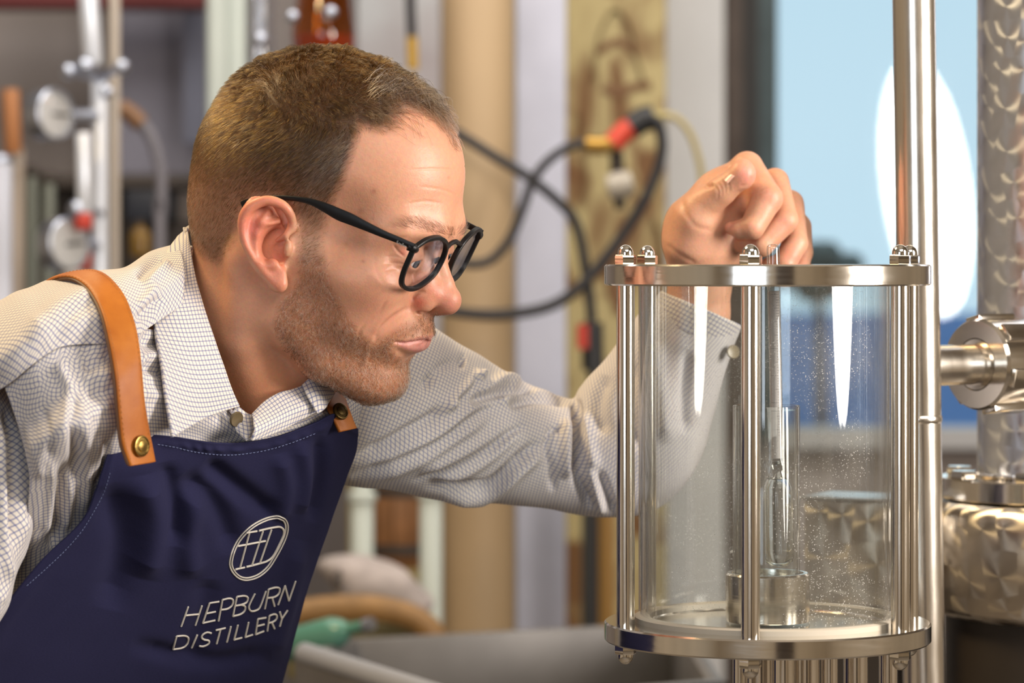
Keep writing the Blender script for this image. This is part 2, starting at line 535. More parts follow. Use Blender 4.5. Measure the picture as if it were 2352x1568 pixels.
def h2w(p):
    return HO + (np.asarray(p, float) / 1000.0) @ RH.T
def w2h(p):
    return ((np.asarray(p, float) - HO) @ RH) * 1000.0
def hl(px, py, y):
    """head point with lateral offset y that shows at a photo pixel"""
    x, z = 0.0, 0.0
    for _ in range(6):
        Wp = h2w([x, y, z])
        tx = (px - 1176) / F * Wp[1]; tz = CZ + (600 - py) / F * Wp[1]
        ex, ez = (tx - Wp[0]) * 1000, (tz - Wp[2]) * 1000
        A = np.array([[RH[0, 0], RH[0, 2]], [RH[2, 0], RH[2, 2]]])
        dx, dz = np.linalg.solve(A, [ex, ez])
        x += dx; z += dz
    return np.array([x, y, z])
def hp(px, py, y):
    q = hl(px, py, y); q[1] = abs(q[1]); return q.astype(np.float32)

NOSTRIL = hp(1002, 712, 13)

def head_sdf(P):
    Q = P.copy(); Q[:, 1] = np.abs(Q[:, 1])
    # cranium
    d = s_ell(Q, (-4, 0, 50), (95, 74, 84))
    d = smin(d, s_ell(Q, (-42, 0, 34), (58, 70, 64)), 14)
    d = smin(d, s_ell(Q, (-52, 0, 2), (44, 54, 44)), 18)
    d = smin(d, s_ell(Q, (33, 0, 58), (62, 60, 61)), 16)          # forehead
    d = smin(d, s_ell(Q, (-14, 0, 6), (62, 66, 50)), 18)
    # face block
    d = smin(d, s_ell(Q, (44, 0, -8), (49, 59, 60)), 14)
    d = smin(d, s_ell(Q, (54, 0, -46), (41, 42, 42)), 16)
    d = smin(d, s_ell(Q, (46, 36, -34), (35, 25, 33)), 18)        # cheek
    # jaw
    d = smin(d, s_poly(Q, [(4, 57, -18), (8, 54, -52), (42, 38, -77), (72, 16, -88)], [13, 14, 15, 15], 6), 18)
    d = smin(d, s_ell(Q, (16, 53, -36), (24, 13, 34)), 14)        # masseter
    d = smin(d, s_ell(Q, (79, 0, -86), (14, 19, 14)), 12)         # chin
    # cheekbones and brow
    d = smin(d, s_ell(Q, (64, 44, -10), (23, 20, 17)), 18)
    d = smin(d, s_cap(Q, (44, 56, -6), (4, 62, -2), 8, 6), 26)
    d = smin(d, s_poly(Q, [(90, 0, 29), (90, 16, 32), (76, 40, 30), (58, 52, 24)], [11, 11.5, 10, 8], 3), 18)
    # eye sockets
    d = smax(d, -s_ell(Q, (99, 32, 11), (13, 18, 11)), 10)
    d = smax(d, -s_ell(Q, (96, 17, 6), (14, 8, 13)), 10)
    d = smin(d, s_ell(Q, (80, 31, 11.5), (13.4, 16.5, 13.4)), 4)    # lids over the eyeball
    d = smax(d, -s_ell(Q, (96, 32, 8.6), (8, 13.5, 3.5)), 1.2)       # open eyes
    # nose
    nb = s_poly(Q, [(91, 0, 24), (95, 0, 10), (104, 0, -5), (108, 0, -13)], [6, 6.0, 7.0, 8.5], 2)
    nb = smin(nb, s_ell(Q, (109.5, 0, -16), (10, 10, 10)), 4)
    nb = smin(nb, s_poly(Q, [(88, 9, 10), (91, 12, -4), (93, 13, -15)], [5, 6.5, 6]), 9)
    d = smin(d, nb, 8)
    d = smin(d, s_ell(Q, (98, 8, -12), (10, 8.5, 9)), 6)
    d = smin(d, s_poly(Q, [(86, 9.5, 12), (91, 11.5, -2), (96, 12, -13)], [5, 6, 6.5], 2), 8)
    d = smin(d, s_ell(Q, (93, 14, -20), (11.5, 6.5, 8.5)), 4.0)   # nostril wing
    d = smin(d, s_cap(Q, (90, 0, -26), (104, 0, -22), 5, 6), 4)
    d = smax(d, -s_ell(Q, (100, 8.5, -30.5), (8.5, 3.8, 5.0)), 1.5)
    d = smax(d, -s_ell(Q, NOSTRIL, (6.0, 7.5, 2.3)), 1.2)
    # muzzle and lips
    d = smin(d, s_ell(Q, (75, 0, -46), (28, 30, 24)), 10)
    d = smin(d, s_cap(Q, (93, 0, -33), (97, 0, -41), 6, 5), 6)
    ul = s_poly(Q, [(99.5, 0, -44.5), (96.5, 9, -44.5), (88, 18, -47), (79, 26, -50)], [4.0, 4.4, 4, 2.0], 2)
    ll = s_poly(Q, [(93.2, 0, -53.8), (90.8, 9, -53.8), (86, 18, -52.5), (79, 26, -51)], [4.7, 4.6, 3.8, 2.0], 2)
    d = smin(d, ul, 5)
    d = smin(d, ll, 5)
    slit = s_poly(Q, [(105, 0, -49.3), (99, 10, -48.7), (91, 20, -50), (83, 27, -51.5)], [1.0, 1.0, 1.0, .8])
    d = smax(d, -slit, 2.0)
    d = smax(d, -s_ell(Q, (100, 0, -67), (8, 20, 6)), 8)          # below the lip
    d = smax(d, -s_ell(Q, (50, 91, 26), (32, 28, 26)), 20)        # temple
    # neck
    n = s_poly(Q, [(-22, 0, -20), (-34, 0, -90), (-50, 0, -138)], [58, 60, 61])
    n = smin(n, s_poly(Q, [(26, 0, -58), (-2, 0, -112), (-12, 0, -136)], [28, 36, 35]), 20)
    d = smin(d, n, 18)
    d = smin(d, s_poly(Q, [(-22, 61, -22), (-14, 55, -80), (10, 30, -132)], [11, 12, 10], 4), 18)
    d = smin(d, s_ell(Q, (-22, 62, -18), (13, 9, 18)), 10)
    return d

EARP = [(672, 522, -75), (670, 502, -78), (660, 482, -82), (643, 468, -85), (616, 461, -88), (590, 467, -90.5), (570, 481, -92.5),
        (558, 505, -93), (559, 542, -92.5), (575, 576, -90.5), (596, 608, -87), (622, 640, -83), (644, 655, -80)]
def ear_sdf(P, far=False):
    Q = P.copy(); Q[:, 1] = np.abs(Q[:, 1])
    def e(a): return hp(*a)
    ep, er = smooth_path(np.array([e(a) for a in EARP]), 40, [3.0, 3.2, 3.4, 3.6, 3.8, 3.9, 3.9, 3.6, 3.2, 2.9, 2.8, 3.2, 4.6])
    hx = s_poly(Q, list(ep), list(er))
    c = e((606, 548, -83)); a1 = e((644, 660, -80)) - e((598, 462, -86)); a1 /= np.linalg.norm(a1)
    nrm = np.cross(a1, e((570, 520, -92)) - e((650, 520, -78))); nrm /= np.linalg.norm(nrm)
    a2 = np.cross(nrm, a1)
    R = np.stack([a1, a2, nrm])
    pl = s_ell(Q, c, (31, 15.5, 3.4), R)
    d = smin(pl, hx, 3)
    ah = s_poly(Q, [e((617, 490, -84)), e((601, 512, -86)), e((590, 540, -87)), e((588, 566, -87)), (e((597, 592, -85))), e((618, 606, -83))],
                [2.4, 3.0, 3.2, 3.0, 3.0, 3.4], 2)
    d = smin(d, ah, 3)
    d = smin(d, s_poly(Q, [e((603, 512, -86)), e((622, 512, -84)), e((640, 508, -80))], [2.6, 2.2, 1.8], 2), 3)
    d = smin(d, s_ell(Q, e((637, 640, -80)), (6.5, 4.0, 9)), 5)
    # scapha and concha hollows
    d = smax(d, -s_poly(Q, [e((640, 490, -88)), e((612, 482, -91)), e((584, 500, -94)), e((575, 530, -95)), e((577, 560, -94)), e((592, 592, -91))],
                        [2.6, 2.6, 3.0, 3.0, 2.6, 1.8]), 2.5)
    d = smax(d, -s_ell(Q, e((630, 500, -87)), (6, 4, 4.5)), 3)
    d = smax(d, -s_ell(Q, e((624, 562, -88)), (10.0, 19, 14.5)), 2)
    d = smax(d, -s_ell(Q, e((637, 574, -84)), (8.5, 20, 12)), 2)
    d = smin(d, s_poly(Q, [e((672, 522, -76)), e((656, 540, -80)), e((636, 552, -79))], [3.0, 2.4, 1.5]), 3)
    d = smin(d, s_ell(Q, e((661, 571, -79)), (3.2, 3.6, 6)), 4)
    d = smin(d, s_ell(Q, e((626, 606, -82.5)), (5, 3.2, 4)), 3)
    return d

def head_all(P):
    d = head_sdf(P)
    near = np.abs(P[:, 1]) > 60
    m = near & (P[:, 0] > -60) & (P[:, 0] < 40) & (P[:, 2] > -60) & (P[:, 2] < 60)
    if m.any():
        d = d.copy()
        d[m] = smin(d[m], ear_sdf(P[m]), 4)
    return d

hv, hq = surface_nets(head_all, (-120, -108, -185), (140, 108, 145), HRES)
hv = relax(hv, hq, 2, 0.5)

# fine relief: folds, lips and one light edge, traced on the near side and mirrored to the far side
hloc = hv.copy()
hmir = hloc.copy(); hmir[:, 1] = -np.abs(hmir[:, 1])
def proj(Wp):
    return np.stack([1176 + Wp[:, 0] / Wp[:, 1] * F, 600 - (Wp[:, 2] - CZ) / Wp[:, 1] * F], 1)
hpx = proj(h2w(hmir))
hn = vert_normals(hv, hq)
_nm = hn.copy(); _nm[:, 1] = np.where(hloc[:, 1] > 0, -_nm[:, 1], _nm[:, 1])
hfac = np.clip(-(_nm @ RH.T)[:, 1] * 3 + 0.3, 0, 1) * (hloc[:, 0] > -60)
hdisp = np.zeros(len(hv))
def brush(pts, amt, sig, taper=True):
    pts = np.array(pts, float)
    if len(pts) > 2:
        pts = smooth_path(pts, 4 * len(pts))
    lo = pts.min(0) - 4 * sig; hi = pts.max(0) + 4 * sig
    m = ((hpx > lo) & (hpx < hi)).all(1)
    d, t = seg_dist2(hpx[m], pts)
    wgt = np.exp(-(d / sig) ** 2)
    if taper:
        wgt *= np.clip(np.minimum(t, 1 - t) * 5 + 0.15, 0, 1)
    hdisp[m] += amt * wgt * hfac[m]
brush([(909, 786), (930, 788), (950, 785), (966, 783), (980, 782)], -1.5, 3.0, False)
brush([(922, 781), (945, 778), (966, 773), (986, 773)], 0.5, 5.5)
brush([(922, 795), (945, 799), (960, 800), (976, 797)], 0.9, 8)
brush([(905, 800), (930, 815), (955, 822)], -0.9, 8)
brush([(946, 704), (915, 718), (888, 740), (868, 765), (860, 788)], -1.2, 6)
brush([(930, 705), (900, 720), (874, 742), (855, 768)], 0.9, 8)
brush([(892, 686), (873, 713), (853, 731), (830, 752), (821, 775)], -0.7, 5)
brush([(850, 795), (843, 813), (838, 829), (830, 842)], 0.6, 7)
brush([(856, 800), (852, 820), (846, 838)], -0.5, 6)
brush([(948, 694), (951, 680), (963, 671), (980, 671)], -1.0, 4)
brush([(935, 391), (980, 388), (1014, 388), (1049, 391)], -0.45, 2.6)
brush([(962, 428), (1014, 435), (1046, 448)], -0.3, 2.6)
brush([(930, 470), (975, 462), (1020, 468)], -0.3, 3)
brush([(880, 606), (905, 604), (930, 607)], -0.5, 2.5)
brush([(884, 622), (905, 617), (930, 616)], -0.35, 2.5)
brush([(904, 562), (915, 578), (930, 590)], -0.9, 3)
brush([(885, 590), (905, 588), (925, 594)], -0.4, 2.5)
brush([(880, 540), (910, 546), (945, 545)], -0.5, 4)
brush([(862, 590), (862, 615), (876, 643), (897, 660), (930, 668)], -0.25, 6)  # groove shaped along the edge of light cast through the lens
hv = hv + hn * hdisp[:, None]
hn = vert_normals(hv, hq)
# ------------------------------------------------------------------ skin, eyes, hair
def in_poly(X, poly):
    poly = np.asarray(poly, float)
    x, y = X[:, 0], X[:, 1]
    c = np.zeros(len(X), bool)
    j = len(poly) - 1
    for i in range(len(poly)):
        xi, yi = poly[i]; xj, yj = poly[j]
        k = ((yi > y) != (yj > y)) & (x < (xj - xi) * (y - yi) / (yj - yi + 1e-12) + xi)
        c ^= k
        j = i
    return c
def poly_soft(X, poly, wd):
    """1 inside, 0 outside, soft over wd pixels"""
    ins = in_poly(X, poly)
    P = np.asarray(list(poly) + [poly[0]], float)
    d, _ = seg_dist2(X, P)
    return np.clip(0.5 + np.where(ins, d, -d) / (2 * wd), 0, 1)

def vnoise(P, s, seed=0):
    r = np.random.default_rng(seed)
    out = np.zeros(len(P))
    for o in range(4):
        k = r.normal(size=(5, 3)); k /= np.linalg.norm(k, axis=1)[:, None]
        ph = r.uniform(0, 6.28, 5)
        out += (np.sin(P @ (k.T * s * 1.9 ** o) + ph).sum(1)) / 5 * 0.62 ** o
    return out / 2

HAIR_POLY = [(300, 560), (300, 0), (1120, 0), (1120, 322), (1049, 330), (1032, 300), (1000, 272), (960, 250), (905, 234), (860, 240), (828, 282),
             (806, 350), (785, 415), (765, 455), (750, 500), (738, 545), (742, 600), (690, 600), (688, 530), (676, 470), (640, 448), (586, 450), (556, 475),
             (546, 520), (530, 560), (500, 600), (475, 590), (445, 560)]
BEARD_POLY = [(692, 590), (742, 590), (752, 640), (778, 690), (802, 735), (832, 770), (862, 792), (888, 770), (925, 745), (965, 726), (1006, 718), (1012, 750),
              (990, 771), (940, 776), (908, 784), (900, 800), (906, 822), (930, 832), (950, 822), (964, 826), (945, 842), (948, 870), (940, 905), (905, 935),
              (850, 940), (795, 920), (730, 884), (700, 850), (655, 795), (630, 745), (642, 700), (668, 668), (690, 640)]
scalp = poly_soft(hpx, HAIR_POLY, 14)
mid_top = np.clip((hloc[:, 2] - 92) / 8, 0, 1) * np.clip((58 - hloc[:, 0]) / 14, 0, 1)
scalp = np.maximum(scalp, mid_top)
scalp *= 1 - np.clip((np.abs(hloc[:, 1]) - 76) / 3, 0, 1) * ((hloc[:, 2] < 40) & (hloc[:, 0] > -42))
beard = poly_soft(hpx, BEARD_POLY, 9)
beard *= (hloc[:, 0] > -8)

base = np.array([0.59, 0.285, 0.170])
colr = np.tile(base, (len(hv), 1))
def tint(wt, c):
    global colr
    wt = np.clip(wt, 0, 1)[:, None]
    colr = colr * (1 - wt) + np.array(c) * wt
def blob(px, py, r):
    return np.exp(-(((hpx - np.array([px, py])) ** 2).sum(1)) / (r * r))
nz1 = vnoise(hloc, 0.09, 3); nz2 = vnoise(hloc, 0.35, 4)
tint(0.30 * np.clip(nz1 + 0.2, 0, 1), (0.60, 0.26, 0.16))
tint(0.18 * np.clip(nz2, 0, 1), (0.50, 0.20, 0.12))
tint(0.65 * blob(1035, 700, 34), (0.60, 0.20, 0.14))
tint(0.85 * blob(962, 695, 18), (0.52, 0.11, 0.06))
tint(0.60 * blob(1000, 668, 22), (0.55, 0.14, 0.08))
tint(0.35 * blob(860, 690, 60), (0.60, 0.24, 0.15))
tint(0.35 * blob(900, 745, 40), (0.62, 0.24, 0.16))
earm = poly_soft(hpx, [(654, 670), (640, 670), (620, 650), (590, 614), (568, 579), (551, 543), (546, 514), (549, 489), (561, 466), (586, 452), (614, 450), (643, 458), (668, 479), (672, 520), (655, 545), (655, 640)], 3) * (np.abs(hloc[:, 1]) > 71)
tint(0.70 * earm, (0.64, 0.19, 0.11))
tint(0.70 * earm * blob(578, 525, 24), (0.62, 0.13, 0.09))
tint(0.6 * blob(926, 578, 9), (0.55, 0.12, 0.08))
for (mx, my, mr, ma) in [(859, 439, 6, .55), (829, 484, 7, .35), (834, 600, 4, .45), (856, 502, 4, .3), (795, 560, 5, .25), (1030, 408, 3, .4), (700, 800, 4, .3)]:
    tint(ma * blob(mx, my, mr), (0.28, 0.09, 0.05))
lipm = poly_soft(hpx, [(907, 787), (930, 782), (950, 777), (968, 772), (1000, 770), (1000, 812), (965, 812), (940, 804), (920, 796)], 2.2)
tint(0.8 * lipm * (hloc[:, 0] > 60), (0.60, 0.23, 0.20))
tint(0.75 * beard, (0.33, 0.135, 0.065))
tint((0.55 + 0.38 * np.clip((hloc[:, 2] - 15) / 45, 0, 1)) * scalp, (0.07, 0.034, 0.013))
neck_shade = np.clip((-(hloc[:, 2]) - 70) / 40, 0, 1) * (hloc[:, 0] < 40)
tint(0.6 * neck_shade, (0.47, 0.17, 0.065))  # orange shade on the neck is put into its skin tone
colr *= (1 + 0.05 * vnoise(hloc, 1.3, 9))[:, None]

m_skin, nt, N, L, b = new_mat('skin')
a = N.new('ShaderNodeAttribute'); a.attribute_name = 'tone'
tc = N.new('ShaderNodeTexCoord')
n1 = N.new('ShaderNodeTexNoise'); n1.inputs['Scale'].default_value = 420; n1.inputs['Detail'].default_value = 3
mx = N.new('ShaderNodeMix'); mx.data_type = 'RGBA'; mx.blend_type = 'MULTIPLY'; mx.inputs['Factor'].default_value = 0.28
L.new(tc.outputs['Object'], n1.inputs['Vector']); L.new(a.outputs['Color'], mx.inputs['A']); L.new(n1.outputs['Color'], mx.inputs['B'])
hs = N.new('ShaderNodeHueSaturation'); hs.inputs['Value'].default_value = 1.14; hs.inputs['Saturation'].default_value = 0.98
L.new(mx.outputs['Result'], hs.inputs['Color']); L.new(hs.outputs['Color'], b.inputs['Base Color'])
b.inputs['Subsurface Weight'].default_value = 0.22
b.inputs['Subsurface Radius'].default_value = (1.0, 0.36, 0.18)
b.inputs['Subsurface Scale'].default_value = 0.006
b.inputs['Roughness'].default_value = 0.42
b.inputs['Specular IOR Level'].default_value = 0.45
v1 = N.new('ShaderNodeTexVoronoi'); v1.inputs['Scale'].default_value = 900; v1.feature = 'SMOOTH_F1'
n2 = N.new('ShaderNodeTexNoise'); n2.inputs['Scale'].default_value = 260; n2.inputs['Detail'].default_value = 4
ad = N.new('ShaderNodeMath'); ad.operation = 'ADD'
L.new(tc.outputs['Object'], v1.inputs['Vector']); L.new(tc.outputs['Object'], n2.inputs['Vector'])
L.new(v1.outputs['Distance'], ad.inputs[0]); L.new(n2.outputs['Fac'], ad.inputs[1])
bp = N.new('ShaderNodeBump'); bp.inputs['Strength'].default_value = 0.2; bp.inputs['Distance'].default_value = 0.0005
L.new(ad.outputs[0], bp.inputs['Height']); L.new(bp.outputs['Normal'], b.inputs['Normal'])
rr = N.new('ShaderNodeMapRange'); rr.inputs['To Min'].default_value = 0.34; rr.inputs['To Max'].default_value = 0.56
L.new(n2.outputs['Fac'], rr.inputs['Value']); L.new(rr.outputs['Result'], b.inputs['Roughness'])

def skin_mesh(name, V, Q, tone, parent, label=None):
    o = link_mesh(name, V, Q, m_skin, parent, label=label)
    at_ = o.data.attributes.new('tone', 'FLOAT_COLOR', 'POINT')
    c4 = np.concatenate([np.clip(tone, 0, 1), np.ones((len(V), 1))], 1).astype(np.float32)
    at_.data.foreach_set('color', c4.ravel())
    return o

# strands
m_hair, nt, N, L, b = new_mat('hair')
N.remove(b)
hb = N.new('ShaderNodeBsdfHairPrincipled')
hb.parametrization = 'COLOR'
hb.inputs['Roughness'].default_value = 0.25
hb.inputs['IOR'].default_value = 1.38
hb.inputs['Radial Roughness'].default_value = 0.45
hb.inputs['Random Roughness'].default_value = 0.2
ha = N.new('ShaderNodeAttribute'); ha.attribute_name = 'tone'
L.new(ha.outputs['Color'], hb.inputs['Color'])
L.new(hb.outputs[0], N['Material Output'].inputs['Surface'])

def hair_obj(name, pts, rad, colv, parent, label=None):
    """pts (n, k, 3) world"""
    n, k, _ = pts.shape
    org = np.array(parent.location)
    cu = bpy.data.hair_curves.new(name)
    cu.add_curves([k] * n)
    cu.position_data.foreach_set('vector', (pts - org).astype(np.float32).ravel())
    ra = cu.attributes.get('radius') or cu.attributes.new('radius', 'FLOAT', 'POINT')
    ra.data.foreach_set('value', rad.astype(np.float32).ravel())
    ca = cu.attributes.new('tone', 'FLOAT_COLOR', 'CURVE')
    ca.data.foreach_set('color', np.concatenate([colv, np.ones((n, 1))], 1).astype(np.float32).ravel())
    cu.materials.append(m_hair)
    o = bpy.data.objects.new(name, cu)
    COL.objects.link(o); o.parent = parent
    if label:
        o['label'] = label
    return o

def sample_roots(weight, count, seed):
    r = np.random.default_rng(seed)
    qa = np.linalg.norm(np.cross(hv[hq[:, 2]] - hv[hq[:, 0]], hv[hq[:, 3]] - hv[hq[:, 1]]), axis=1) / 2
    wq = weight[hq].mean(1)
    wq = np.where(wq > 0.04, wq, 0) * qa
    cs = np.cumsum(wq); cs /= cs[-1]
    f = np.searchsorted(cs, r.uniform(size=count))
    u, v = r.uniform(size=count), r.uniform(size=count)
    q = hq[f]
    wt = np.stack([(1 - u) * (1 - v), u * (1 - v), u * v, (1 - u) * v], 1)[:, :, None]
    P = (hv[q] * wt).sum(1); Nn = (hn[q] * wt).sum(1)
    Nn /= np.linalg.norm(Nn, axis=1)[:, None]
    return P, Nn, q[:, 0], r

def tangent(D, Nn):
    D = D - Nn * (D * Nn).sum(1)[:, None]
    return D / (np.linalg.norm(D, axis=1)[:, None] + 1e-9)
def sstep(x, a, b):
    t = np.clip((x - a) / (b - a), 0, 1)
    return t * t * (3 - 2 * t)

def grow_hair(parent):
    camside = np.where(hloc[:, 1] < 20, 1.0, 0.45)
    wgt = scalp * camside * (0.55 + 0.45 * sstep(hloc[:, 2], 5, 60))
    P, Nn, vi, r = sample_roots(wgt, 62000, 11)
    n = len(P)
    x, y, z = P[:, 0], P[:, 1], P[:, 2]
    top = sstep(z, 70, 108)
    top = np.maximum(top, sstep(x, 30, 62) * sstep(z, 66, 92))
    ny = np.sign(y)
    side_d = np.stack([-0.55 + 0 * x, 0 * x, -0.85 + 0 * x], 1)
    back = sstep(-x, 20, 70)
    side_d = side_d * (1 - back)[:, None] + np.stack([-0.25 + 0 * x, -0.25 * y / 60, -1 + 0 * x], 1) * back[:, None]
    crown = sstep(-x, 25, 60)
    top_d = np.stack([1.0 - 1.5 * crown, -0.25 + 0.15 * np.sin(y * 0.15), 0.05 + 0.2 * crown], 1)
    D = side_d * (1 - top)[:, None] + top_d * top[:, None]
    D += 0.22 * np.stack([vnoise(P, 0.16, 21), vnoise(P, 0.16, 22), vnoise(P, 0.16, 23)], 1) * 2
    D += r.normal(size=(n, 3)) * 0.14
    T = tangent(D, Nn)
    ln = 4.0 + 5.5 * sstep(z, 10, 75) + 11.0 * top + 5.0 * top * sstep(x, 20, 60)
    ln *= r.uniform(0.6, 1.15, n)
    ln *= 0.55 + 0.45 * np.clip(scalp[vi] * 1.3, 0, 1)
    edge = top * sstep(x, 50, 74)
    lift = 0.42 - 0.10 * (1 - top) + 0.28 * top + 0.5 * top * vnoise(P, 0.3, 30) - 0.22 * edge
    k = 6
    t = np.linspace(0, 1, k)[None, :, None]
    drop = (0.55 * top + 0.25)[:, None, None]
    pts = P[:, None] + ln[:, None, None] * (t * (T[:, None] * (1 - lift)[:, None, None]) + Nn[:, None] * lift[:, None, None] * (t - drop * 0.6 * t * t)
                                            + np.array([0, 0, -1.0])[None, None] * 0.10 * t * t * top[:, None, None])
    # clumps: tips draw together
    from mathutils.kdtree import KDTree
    nc = 3600
    ci = r.choice(n, nc, replace=False)
    kd = KDTree(nc)
    for i, c in enumerate(ci):
        kd.insert(P[c].tolist(), i)
    kd.balance()
    own = np.array([ci[kd.find(p)[1]] for p in P.tolist()])
    off = P - P[own]
    gx = pts[own] + off[:, None] * (1 - 0.72 * t)
    cl = (0.30 + 0.45 * top)[:, None, None] * t
    tgt = gx - pts
    pts = pts + tgt * cl
    pts += r.normal(size=pts.shape) * 0.10 * t
    rad = np.linspace(1, 0.35, k)[None] * r.uniform(0.048, 0.082, (n, 1)) / 1000
    # colour: brown with gold, grey at temple, fringe and nape
    X = hpx[vi]
    brown = np.array([0.012, 0.005, 0.0009]); gold = np.array([0.11, 0.046, 0.006]); grey = np.array([0.50, 0.42, 0.34]); dark = np.array([0.004, 0.0025, 0.0015])
    g = r.uniform(size=n)
    colv = np.where((g < 0.40)[:, None], gold, brown)
    colv = np.where((g > 0.72)[:, None], dark, colv)
    fade = 1 - sstep(z, 8, 62)
    colv = colv * (1 - 0.5 * fade)[:, None] + np.array([0.06, 0.033, 0.014]) * (0.5 * fade)[:, None]
    pg = 0.05 + 0.42 * poly_soft(X, [(730, 600), (700, 430), (760, 330), (830, 240), (900, 200), (1000, 180), (1090, 320), (1000, 330), (900, 300), (830, 330), (790, 430), (750, 560)], 25)
    pg += 0.35 * poly_soft(X, [(400, 600), (410, 440), (470, 440), (520, 560), (480, 620)], 25)
    pg += 0.22 * edge
    isg = r.uniform(size=n) < pg
    colv = np.where(isg[:, None], grey * r.uniform(0.6, 1.1, (n, 1)), colv)
    colv = colv * r.uniform(0.7, 1.25, (n, 1))
    return hair_obj('hair', h2w(pts.reshape(-1, 3)).reshape(n, k, 3), rad, np.clip(colv, 0.003, 0.9), parent, 'short brown hair greying at the temple and fringe')

def grow_fringe(parent):
    """thin wet strands that lie over the forehead"""
    r = np.random.default_rng(5)
    roots = []; 
    for i in range(80):
        u = r.uniform()
        a_ = np.array([845, 262]) * (1 - u) + np.array([985, 245]) * u + r.normal(size=2) * 6
        e_ = a_ + np.array([r.uniform(50, 130) * (1 - 0.5 * u), r.uniform(5, 70)])
        m_ = (a_ + e_) / 2 + np.array([r.uniform(0, 15), r.uniform(-18, 2)])
        roots.append([a_, m_, e_])
    for i in range(420):
        u = r.uniform()
        a_ = np.array([835, 215]) * (1 - u) + np.array([1005, 205]) * u + r.normal(size=2) * np.array([14, 17])
        e_ = a_ + np.array([r.uniform(28, 75), r.uniform(4, 55) * (0.4 + u)])
        m_ = (a_ + e_) / 2 + np.array([r.uniform(-4, 12), r.uniform(-26, -6)])
        roots.append([a_, m_, e_])
    bv = BVHTree.FromPolygons(h2w(hv).tolist(), hq.tolist())
    P = []
    lifts = []
    for ti, tr in enumerate(roots):
        q = smooth_path(np.array(tr), 9)
        top_ = ti >= 80
        lf = r.uniform(0.004, 0.011) if top_ else 0.0012
        row = []
        for qi, (px, py) in enumerate(q):
            o = Vector((0, 0, CZ)); d = Vector(at(px, py, 2.2)) - o
            h = bv.ray_cast(o, d.normalized())
            if h[0] is None:
                row = None; break
            k_ = lf * (math.sin(math.pi * (0.15 + 0.75 * qi / 8)) if top_ else 1)
            row.append(np.array(h[0]) + np.array(h[1]) * k_ * (1 if h[1].y < 0 else -1))
        if row:
            P.append(row)
    P = np.array(P)
    n, k, _ = P.shape
    rad = np.linspace(1, 0.5, k)[None] * r.uniform(0.06, 0.11, (n, 1)) / 1000
    c = np.where(r.uniform(size=(n, 1)) < 0.5, np.array([[0.02, 0.011, 0.006]]), np.array([[0.46, 0.39, 0.32]]))
    return hair_obj('fringe', P, rad, c, parent, 'thin dark strands over the forehead')

def grow_beard(parent):
    mou = poly_soft(hpx, [(880, 778), (905, 750), (965, 722), (1020, 715), (1020, 775), (940, 780), (905, 790)], 6)
    chin = poly_soft(hpx, [(880, 830), (960, 840), (950, 900), (890, 910), (870, 870)], 14)
    wgt = beard * (1 - 0.35 * mou) * (1 - 0.5 * chin)
    wgt *= np.where(hloc[:, 1] < 15, 1.0, 0.4)
    P, Nn, vi, r = sample_roots(wgt, 11500, 13)
    n = len(P)
    x, y, z = P.T
    D = np.stack([-0.1 + 0.35 * vnoise(P, 0.3, 41), 0.3 * vnoise(P, 0.3, 42), -1 + 0 * x], 1) + r.normal(size=(n, 3)) * 0.55
    D[:, 0] += 0.9 * sstep(x, 20, 70) * r.uniform(0, 1, n)
    T = tangent(D, Nn)
    ln = r.uniform(2.6, 6.2, n) * (0.6 + 0.4 * beard[vi]) * (1 - 0.35 * mou[vi])
    lift = r.uniform(0.25, 0.7, n)
    k = 5
    t = np.linspace(0, 1, k)[None, :, None]
    C = tangent(np.cross(Nn, T) + r.normal(size=(n, 3)) * 0.6, Nn)
    pts = P[:, None] + ln[:, None, None] * (t * T[:, None] * (1 - 0.4 * lift)[:, None, None] + lift[:, None, None] * Nn[:, None] * (t - 0.6 * t * t)
                                            + C[:, None] * 0.35 * t * t * r.uniform(-1, 1, (n, 1, 1)))
    rad = np.linspace(1, 0.5, k)[None] * r.uniform(0.075, 0.135, (n, 1)) / 1000
    X = hpx[vi]
    white = np.array([0.96, 0.90, 0.80]); blond = np.array([0.62, 0.40, 0.20]); red = np.array([0.22, 0.10, 0.04]); dk = np.array([0.05, 0.03, 0.018])
    g = r.uniform(size=n)
    low = poly_soft(X, [(620, 730), (660, 770), (740, 860), (830, 905), (900, 915), (900, 950), (600, 950)], 16)
    pw = 0.60 + 0 * g
    colv = np.where((g < pw)[:, None], white, np.where((g < 0.76)[:, None], blond, red))
    isd = r.uniform(size=n) < (0.10 + 0.5 * low + 0.75 * mou[vi] * sstep(X[:, 0], 915, 975))
    colv = np.where(isd[:, None], dk, colv) * r.uniform(0.75, 1.15, (n, 1))
    return hair_obj('beard', h2w(pts.reshape(-1, 3)).reshape(n, k, 3), rad, np.clip(colv, 0.003, 0.95), parent, 'short stubble beard, mixed grey and ginger')

